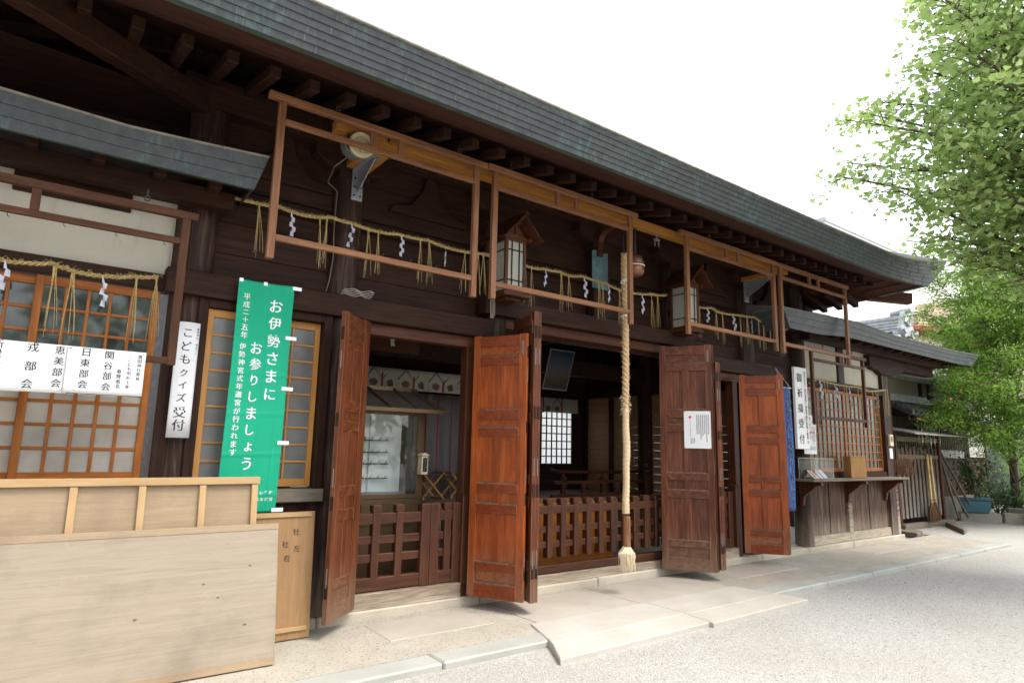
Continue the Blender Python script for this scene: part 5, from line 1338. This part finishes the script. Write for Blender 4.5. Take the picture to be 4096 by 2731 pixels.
# upper gable, its ridge running back from the yard, with an end ornament
GX, GY, GZ_ = 19.3, 2.45, 4.98
m = MB()
for sg in (-1, 1):
    a = (GX, GY, GZ_); P = [(GX,GY,GZ_-.06),(GX+sg*3.0,GY,GZ_-1.32),(GX+sg*3.0,8.0,GZ_-1.32),(GX,8.0,GZ_-.06)]
    m.hexa(P + [(x, y, z+.06) for x, y, z in P])
up_ = m.build("roof", M_tile, hs_)
m = MB()
for sg in (-1, 1):
    for k in range(20):
        y = GY+.05+k*.27
        for q in range(11):
            a, b = q/11, min(1, (q+1.05)/11); m.tube([(GX+sg*3*a, y, GZ_-1.26*a+.01),(GX+sg*3*b, y, GZ_-1.26*b+.03)], [.062,.068], 8)
m.build("roof_tiles", M_tile, up_, smooth=True)
m = MB()
for k in range(4): m.box(GX-.20+.02*k, GX+.20-.02*k, GY+.02, 8.0, GZ_+.03+.085*k, GZ_+.095+.085*k)
m.tube([(GX,GY-.02,GZ_+.43),(GX,8.0,GZ_+.43)], .09, 10); m.build("ridge", M_tile, hs_)
m = MB()
for sg in (-1, 1):
    for q in range(7):
        m = MB(); t_ = (q+.6)/7; m.tube([(GX+sg*2.9*t_, GY+.16, GZ_-1.22*t_+.05),(GX+sg*2.9*t_, GY-.14, GZ_-1.22*t_+.03)], .085, 10); m.cyl((GX+sg*2.9*t_,GY-.12,GZ_-1.22*t_+.03),(GX+sg*2.9*t_,GY-.16,GZ_-1.22*t_+.03),.10,12); m.build("end_tile", M_tile, hs_, smooth=True)
m = MB(); m.prism([(GX-.34,GZ_-.1),(GX-.42,GZ_+.08),(GX-.30,GZ_+.25),(GX-.22,GZ_+.45),(GX-.12,GZ_+.58),(GX,GZ_+.63),(GX+.12,GZ_+.58),(GX+.22,GZ_+.45),(GX+.30,GZ_+.25),(GX+.42,GZ_+.08),(GX+.34,GZ_-.1)], GY-.12, GY)
for sg in (-1, 1):
    m.tube([(GX+sg*(.22-.03*k)*math.cos(k*.8)*.9, GY-.14, GZ_+.25+(.22-.03*k)*math.sin(k*.8)) for k in range(7)], .045, 7)
    m.tube([(GX+sg*.26, GY-.14, GZ_-.02),(GX+sg*.38, GY-.18, GZ_-.06),(GX+sg*.44,GY-.16,GZ_+.04)], .05, 7)
m.cyl((GX,GY-.25,GZ_+.62),(GX,GY+.3,GZ_+.56),.08,10); m.build("ridge_ornament", M_tile, hs_, smooth=True)
m = MB(); m.prism([(GX-2.9,GZ_-1.36),(GX+2.9,GZ_-1.36),(GX,GZ_-.08)], GY+.25, GY+.3); m.build("gable_wall", M_plasd, hs_)
m = MB(); m.box(GX-2.6,GX+2.6,GY+.22,7.5,2.8,GZ_-1.365); m.build("upper_wall", M_plasd, hs_)
t = thing("flood_lamp", "small floodlight on the plaster wall under the house eave", "lamp", (17.3,1.0,3.0))
m = MB(); m.box(17.2,17.34,.92,1.06,3.02,3.17); m.build("housing", M_greyp, t, bevel=.01)
m = MB(); m.box(17.12,17.195,.90,1.08,3.0,3.16); m.build("lens", M_case, t, bevel=.01)
m = MB(); m.tube([(17.28,1.06,3.03),(17.28,1.15,2.95),(17.28,1.2,2.95)], .018, 6); m.build("bracket", M_greyp, t)
shim = thing("straw_rope", "short straw rope with large white streamers under the tiled hood behind the gate", "straw rope", (15.4,.92,2.3), "straw ropes strung along the shrine front")
m = MB(); strands([(14.9,.6,2.34),(15.4,.6,2.30),(16.0,.6,2.32),(16.6,.6,2.30)], .012, .014, 12, 2, m, 60, 6); m.build("rope", M_straw, shim, smooth='all')
for x, s_ in ((15.0,2.2),(15.42,2.4),(15.62,2.3),(15.9,2.2)): shide(shim, x, .57, 2.29, s_, .3, .004)
for x in (14.85,15.22): tassel(shim, x, .59, 2.30, .5, random.Random(int(x*7)), 8)
t = thing("corrugated_fence", "bluish grey corrugated metal fence beyond the white plaster wall", "fence", (22.0,1.3,.06))
m = MB(); m.grid(lambda u, v: (20.75+2.6*u, 1.3+.02*math.sin(u*2.6*70)-.25*u, .4+2.25*v), 280, 1); m.build("sheeting", plain("grey_blue_metal", (.15,.165,.175), .5, .2, var=.15), t, smooth='all', solid=.004)
for x in (20.72,23.3):
    m = MB(); m.box(x-.05,x+.05,1.33,1.43,.06,2.75); m.build("fence_post", W['darkz'], t)
t = thing("block_wall", "pale concrete block wall far behind the tree stems", "wall", (29.0,3.0,.06))
m = MB(); 
for j in range(9):
    for k in range(22): m.box(23.2+k*.6+(.3 if j % 2 else 0), 23.78+k*.6+(.3 if j % 2 else 0), 2.2-.02*0, 2.35, .06+j*.25, .295+j*.25)
m.build("block_tile", M_dblock, t, bevel=.008)
m = MB(); m.box(23.2,36.6,2.22,2.36,.06,2.30); m.build("mortar", M_dblock, t)

# planters and blocks
t = thing("stone_trough", "long grey concrete block under the blue planter", "stone block", (17.8,.6,.06))
m = MB(); m.M = Matrix.Translation((17.85,.60,0)) @ Matrix.Rotation(R(-60), 4, 'Z'); m.box(-.40,.40,-.16,.16,.04,.29); m.build("block", M_conc, t, bevel=.02)
t = thing("blue_planter", "teal blue rectangular planter with a leafy shrub on a concrete block", "planter", (17.75,.58,.29))
M_ = Matrix.Translation((17.75,.62,0)) @ Matrix.Rotation(R(-60), 4, 'Z')
m = MB(); m.M = M_; m.hexa([(-.24,-.12,.292),(.24,-.12,.292),(.24,.12,.292),(-.24,.12,.292),(-.29,-.16,.58),(.29,-.16,.58),(.29,.16,.58),(-.29,.16,.58)]); m.build("pot", M_teal, t, bevel=.02)
m = MB(); m.M = M_; m.box(-.315,.315,-.18,.18,.58,.625); m.build("rim", M_teal, t, bevel=.012)
t = thing("stone_block", "pale flat stone block in the yard corner beside the planter", "stone block", (18.3,.0,.06))
m = MB(); m.M = Matrix.Translation((18.35,.0,0)) @ Matrix.Rotation(R(-63), 4, 'Z'); m.box(-.27,.27,-.14,.14,.05,.30); m.build("block", M_slab, t, bevel=.02)
m = MB(); m.M = Matrix.Translation((18.75,.05,0)) @ Matrix.Rotation(R(-63), 4, 'Z'); m.box(-.26,.22,-.12,.14,.05,.40); tag(m.build("stone_block", M_conc, bevel=.02), "grey stone block just behind the pale flat stone", "stone block")
t = thing("terracotta_pot", "brown clay flower pot in the yard corner beyond the stone blocks", "pot", (18.3,-.4,.06))
m = MB(); m.lathe([(.0,.06),(.15,.06),(.21,.34),(.235,.345),(.235,.40),(.20,.40),(.19,.34),(.0,.34)], (18.28,-.42,0), 20); m.build("pot", M_terra, t, smooth=True)

# ================================================================== TREES AND PLANTS
def leaves(m, p, size, rs, shape):
    """one leaf, random orientation, real flat blade"""
    a = rs.uniform(0, 6.283); tilt_ = rs.gauss(.0, .75); roll = rs.uniform(-.9, .9)
    d = Vector((math.cos(a)*math.cos(tilt_), math.sin(a)*math.cos(tilt_), math.sin(tilt_)-.35)).normalized()
    s = d.cross(Vector((0,0,1))); s = s.normalized() if s.length > .01 else Vector((1,0,0)); n = s.cross(d)
    s = (s*math.cos(roll) + n*math.sin(roll)); k = size*rs.choice((.55,.75,.9,1.0,1.1,1.3)); b = n*k*.16
    i = len(m.v)
    if shape == 'fan':
        P = [p, p+d*k*.62-s*k*.56+b, p+d*k*.92-s*k*.22, p+d*k*.80, p+d*k*.92+s*k*.22, p+d*k*.62+s*k*.56+b]
        m.v += [tuple(q) for q in P]; m.f += [(i,i+1,i+2,i+3),(i,i+3,i+4,i+5)]
    else:
        P = [p, p+d*k*.5-s*k*.27+b, p+d*k, p+d*k*.5+s*k*.27+b]
        m.v += [tuple(q) for q in P]; m.f += [(i,i+1,i+2,i+3)]
def limb(m, a, b, r0_, r1_, rs, sag=.0, n=7):
    a, b = Vector(a), Vector(b); L = (b-a).length; P = []
    o = Vector((rs.uniform(-1,1), rs.uniform(-1,1), rs.uniform(-.6,.6)))*L*.05
    for i in range(n+1):
        u = i/n; P.append(a.lerp(b, u) + o*math.sin(math.pi*u) + Vector((0,0,sag*L*math.sin(math.pi*u))))
    m.tube(P, [r0_+(r1_-r0_)*(i/n) for i in range(n+1)], 7); return P
def build_tree(label, name, base, trunk_top, tips, leafsize, shape, mat, seed, twigs, per, twl, cat="tree", r=.2, group=None, droop=.35, start=.35, lean=None):
    rs = random.Random(seed); t = thing(name, label, cat, base, group)
    w = MB(); c = MB(); tb = Vector(base); tt = Vector(trunk_top)
    TP = limb(w, tb-Vector((0,0,.1)), tt, r, r*.35, rs, 0, 10)
    for tip, dens in tips:
        tip = Vector(tip); h = (tip.z-tb.z)
        u = max(.12, min(.97, (h*.62)/(tt.z-tb.z))); o = TP[int(u*10)]
        P = limb(w, o, tip, r*.17, .008, rs, .06)
        for k in range(int(twigs*dens)):
            f = start + (1-start)*rs.random()**.8; i = min(len(P)-2, int(f*(len(P)-1))); q = P[i].lerp(P[i+1], f*(len(P)-1)-i)
            dd = (P[i+1]-P[i]).normalized(); a = rs.uniform(0, 6.283)
            dv = Vector((math.cos(a), math.sin(a), rs.uniform(-.75, .55))) + dd*.9; dv.normalize(); l = twl*rs.uniform(.4, 1.0)*(1.25-f*.55)
            e = q+dv*l+Vector((0,0,-droop*l*rs.uniform(.2,1)))
            w.tube([q, q.lerp(e,.5)+Vector((0,0,.06*l)), e], [.008,.006,.003], 4)
            for j in range(per):
                g_ = rs.random()**.7; pp = q.lerp(e, g_) + Vector((rs.gauss(0,1), rs.gauss(0,1), rs.gauss(0,1)))*leafsize*1.1
                leaves(c, pp, leafsize, rs, shape)
    w.build("trunk", M_bark2, t, smooth='all'); c.build("crown", mat, t)
    return t
rs = random.Random(21); tips = []
TX, TY = 11.8, -4.7
def grad(z): return max(2.2, min(4.45, 2.55 + (z-3.6)*.86)) if z < 5.85 else max(1.5, 4.45-(z-5.85)*.42)
for k in range(150):
    inview = k < 120
    a = R(rs.uniform(112, 182)) if inview else R(rs.uniform(182, 472)); z = 3.9+rs.random()**.9*5.8 if inview else rs.uniform(4.2, 11)
    q = grad(z)*rs.uniform(.68, 1.08); tips.append(((TX+math.cos(a)*q, TY+math.sin(a)*q, z), 1.0 if inview else .25))
build_tree("tall pale green ginkgo tree with fan leaves hanging over the yard", "ginkgo_tree", (TX,TY,.06), (11.7,-4.6,11.8), tips, .082, 'fan', M_leafg, 31, 20, 17, .9, r=.30, start=.42)
tips = []
for p, dn in (((15.2,.35,2.35),1),((15.6,.2,2.7),1),((15.0,-.1,3.35),1.1),((15.5,-.6,3.1),1),((16.0,-.9,3.7),1.2),((15.6,.1,4.3),1.1),((16.3,.0,5.0),1.2),((16.4,.55,5.6),1.1),((16.2,.8,4.9),1),((17.0,-.6,5.4),1.2),((17.4,-1.5,4.8),1.2),((17.0,-1.9,4.0),1.2),((17.3,-1.4,3.1),1.2),((17.0,-.7,2.5),1.1),((16.3,-.2,2.15),.9),((18.0,-1.8,2.6),1),((18.3,-1.2,2.0),1),((17.2,-.2,6.2),1),((18.2,-1.0,6.3),1),((18.6,.6,5.9),1),((18.9,1.1,4.9),.9),((17.6,.8,4.2),.9),((19.6,-2.2,4.0),1),((19.6,-1.9,5.6),1),((16.6,-.9,4.6),1.2),((16.9,.2,3.6),1.1),((17.6,-.3,3.0),1.1),((16.0,.3,3.7),1),((20.6,-.8,3.2),.8),((20.8,1.2,4.2),.7),((18.7,-.2,2.6),.8),((16.2,.3,6.3),1),((15.9,-.2,5.6),1),((16.6,-.3,6.8),1.1),((17.5,-.6,7.0),1.1),((16.9,-1.0,6.2),1.2),((18.2,-1.8,6.5),1.1),((15.7,-.4,4.7),1),((16.2,-1.2,5.3),1.1)):
    tips.append((p, dn))
build_tree("small leaved bright green fruit tree with bent stems beyond the wing eave", "fruit_tree", (19.35,.25,.06), (19.0,-.1,4.6), tips, .060, 'oval', M_leafs, 5, 60, 34, 1.05, r=.11, start=.30, droop=.3)
fm = MB()
for p in ((15.55,-.25,3.25),(15.75,-.35,3.05),(15.6,.0,2.95),(15.3,.1,2.75)): fm.lathe([(0,.034),(.024,.024),(.034,0),(.024,-.024),(.010,-.034),(.013,-.048),(0,-.04)], p, 10)
tree2 = [o for o in C.objects if o.name.startswith("fruit_tree")][0]
fm.build("fruit", plain("yellow_red_fruit", (.50,.22,.06), .5), tree2, smooth='all')
def bush(label, name, base, rad, h, n, size, mat, seed, stems=6, cat="shrub", group=None):
    rs = random.Random(seed); t = thing(name, label, cat, base, group); w = MB(); c = MB(); b = Vector(base)
    for k in range(stems):
        a = rs.uniform(0, 6.28); e = b+Vector((math.cos(a)*rad*rs.uniform(.3,.9), math.sin(a)*rad*rs.uniform(.3,.9), h*rs.uniform(.6,1))); P = limb(w, b, e, .018, .006, rs, .05)
        for j in range(n//stems):
            f = .25+.75*rs.random(); i = min(len(P)-2, int(f*(len(P)-1))); q = P[i].lerp(P[i+1], rs.random())
            leaves(c, q+Vector((rs.gauss(0,1),rs.gauss(0,1),rs.gauss(0,.8)))*rad*.24, size, rs, 'oval')
    w.build("stems", M_bark2, t); c.build("foliage", mat, t); return t
bush("leafy camellia shrub growing in the teal blue planter", "camellia_shrub", (17.75,.6,.6), .5, 1.15, 420, .10, M_leafd, 3, 7)
bush("dark green low shrub in the yard corner behind the stone blocks", "low_shrub", (19.0,-.05,.06), .8, .95, 1500, .085, M_leafd, 4, 14)
bush("dark green spreading shrub beyond the clay pot", "low_shrub", (19.3,-1.1,.06), .95, 1.15, 1500, .09, M_leafd, 8, 14)
bush("tall dark shrub before the concrete block wall", "low_shrub", (21.2,.2,.06), 1.0, 1.9, 2200, .085, M_leafs, 14, 16)
bush("dark shrub filling the gap between the planter and the corrugated fence", "low_shrub", (19.7,.75,.06), .7, 1.0, 900, .08, M_leafd, 9, 10)
bush("strappy green plant in the brown clay pot", "potted_plant", (18.28,-.42,.36), .3, .6, 150, .12, M_leafs, 10, 6, "plant")
for lab, x, y, c_ in (("small yellow fallen leaf on the far end of the pavement", 12.6,-.28,(.6,.5,.05)),("small orange fallen leaf on the gravel", 12.3,-1.75,(.6,.16,.04))):
    z = .126 if y > -1 else .066; m = MB(); m.add([(x,y,z),(x+.05,y-.03,z+.012),(x+.09,y+.02,z+.008),(x+.04,y+.05,z+.014)], [(0,1,2,3)]); tag(m.build("fallen_leaf", plain("leaf_colour", c_)), lab, "leaf", None)

# ================================================================== BUILDINGS BEYOND
def block_building(label, x0, x1, y0, y1, z1_, mat, floors, cols, z0w=2.0, trim=None, cap=.5):
    t = thing("apartment_building", label, "building", ((x0+x1)/2, (y0+y1)/2, .06))
    m = MB(); m.box(x0,x1,y0,y1,.0,z1_); m.build("wall", mat, t)
    m = MB(); m.box(x0-.15,x1+.15,y0-.15,y1+.15,z1_+.003,z1_+cap); m.build("parapet", trim or mat, t)
    for j in range(floors):
        for k in range(cols):
            x = x0+(x1-x0)*(k+.5)/cols; z = z0w+(z1_-z0w)*(j+.35)/floors
            m = MB(); m.box(x-.75,x+.75,y0-.06,y0-.01,z,z+1.4); w_ = m.build("window", M_steel, t)
            m = MB(); m.box(x-.68,x+.68,y0-.09,y0-.065,z+.08,z+1.32); m.build("pane", M_frostg, w_)
    return t
block_building("white flat roofed building with a grey roof edge above the copper eave tip", 50.7, 84, 20, 44, 20.7, plain("white_render", (.75,.74,.72), .8, var=.03), 0, 0, 3, plain("grey_blue_cap", (.42,.47,.52), .6), .35)
block_building("pale peach apartment building behind the leaves", 66, 110, 14.5, 19.4, 15.5, plain("peach_render", (.66,.52,.36), .85, var=.06), 4, 9, 4, plain("peach_cap", (.6,.5,.4)), .3)
t = thing("red_roof_house", "beige house with a red corrugated roof edge between the tree leaves", "house", (35,8,.06))
m = MB(); m.box(31.6,44,6.4,12,.0,6.9); m.build("wall", plain("beige_render", (.50,.42,.32), .85, var=.08), t)
m = MB(); m.hexa([(30.9,5.8,7.02),(45,5.8,7.02),(45,9,7.7),(30.9,9,7.7),(30.9,5.8,7.12),(45,5.8,7.12),(45,9,7.8),(30.9,9,7.8)])
for k in range(45): m.tube([(31+k*.31,5.78,7.14),(31+k*.31,9,7.82)], .06, 6)
m.build("roof", plain("red_sheet_roof", (.42,.07,.05), .5), t)
m = MB(); m.box(34.2,35.6,6.3,6.39,5.6,6.7); lv = m.build("louver_vent", M_case, t)
m = MB()
for k in range(7): m.box(34.28,35.52,6.25,6.299,5.67+k*.145,5.75+k*.145)
m.build("louver_slat", M_dsteel, lv)

# far side of the yard (what the window panes reflect)
g = MB(); rs = random.Random(77)
for k in range(5200):
    a = rs.random(); x = -26+a*52; h = 6.5+2.5*math.sin(x*.55)+1.2*math.sin(x*1.7+1); z = .3+rs.random()**.8*h; y = -17-rs.random()*3.5
    leaves(g, Vector((x, y, z)), .75, rs, 'oval')
stuff(g.build("far_grove", M_leafd))

# loose pebbles lying on the yard, thickest along the kerb
g = MB(); rs = random.Random(88); V0 = [(1,0,0),(-1,0,0),(0,1,0),(0,-1,0),(0,0,1),(0,0,-1)]; F0 = [(0,2,4),(2,1,4),(1,3,4),(3,0,4),(2,0,5),(1,2,5),(3,1,5),(0,3,5)]
for k in range(16000):
    x = -1.0 + 11*rs.random()**1.3; y = -1.24 - 3.2*rs.random()**1.25
    if 2.9 < x < 6.5 and y > -1.62: continue
    if (x < 3.5 and y < -3.2): continue
    r_ = rs.uniform(.0035,.0095); c, sn = math.cos(k), math.sin(k)
    sx_, sy_, sz_ = r_*rs.uniform(.9,1.5), r_*rs.uniform(.7,1.1), r_*rs.uniform(.25,.45)
    n = len(g.v); g.v += [(x+(a*sx_)*c-(b*sy_)*sn, y+(a*sx_)*sn+(b*sy_)*c, .076+sz_*.35+q*sz_) for a, b, q in V0]; g.f += [tuple(i+n for i in f) for f in F0]
pm, N_, L_, B_ = newmat("pebble"); gi = N_.new("ShaderNodeNewGeometry")
L_.new(_ramp(N_, L_, gi.outputs['Random Per Island'], [(0,(.31,.295,.27)),(.35,(.39,.375,.34)),(.7,(.45,.435,.40)),(1,(.54,.53,.50))]), B_.inputs['Base Color']); B_.inputs['Roughness'].default_value = .8
stuff(g.build("gravel_pebbles", pm))
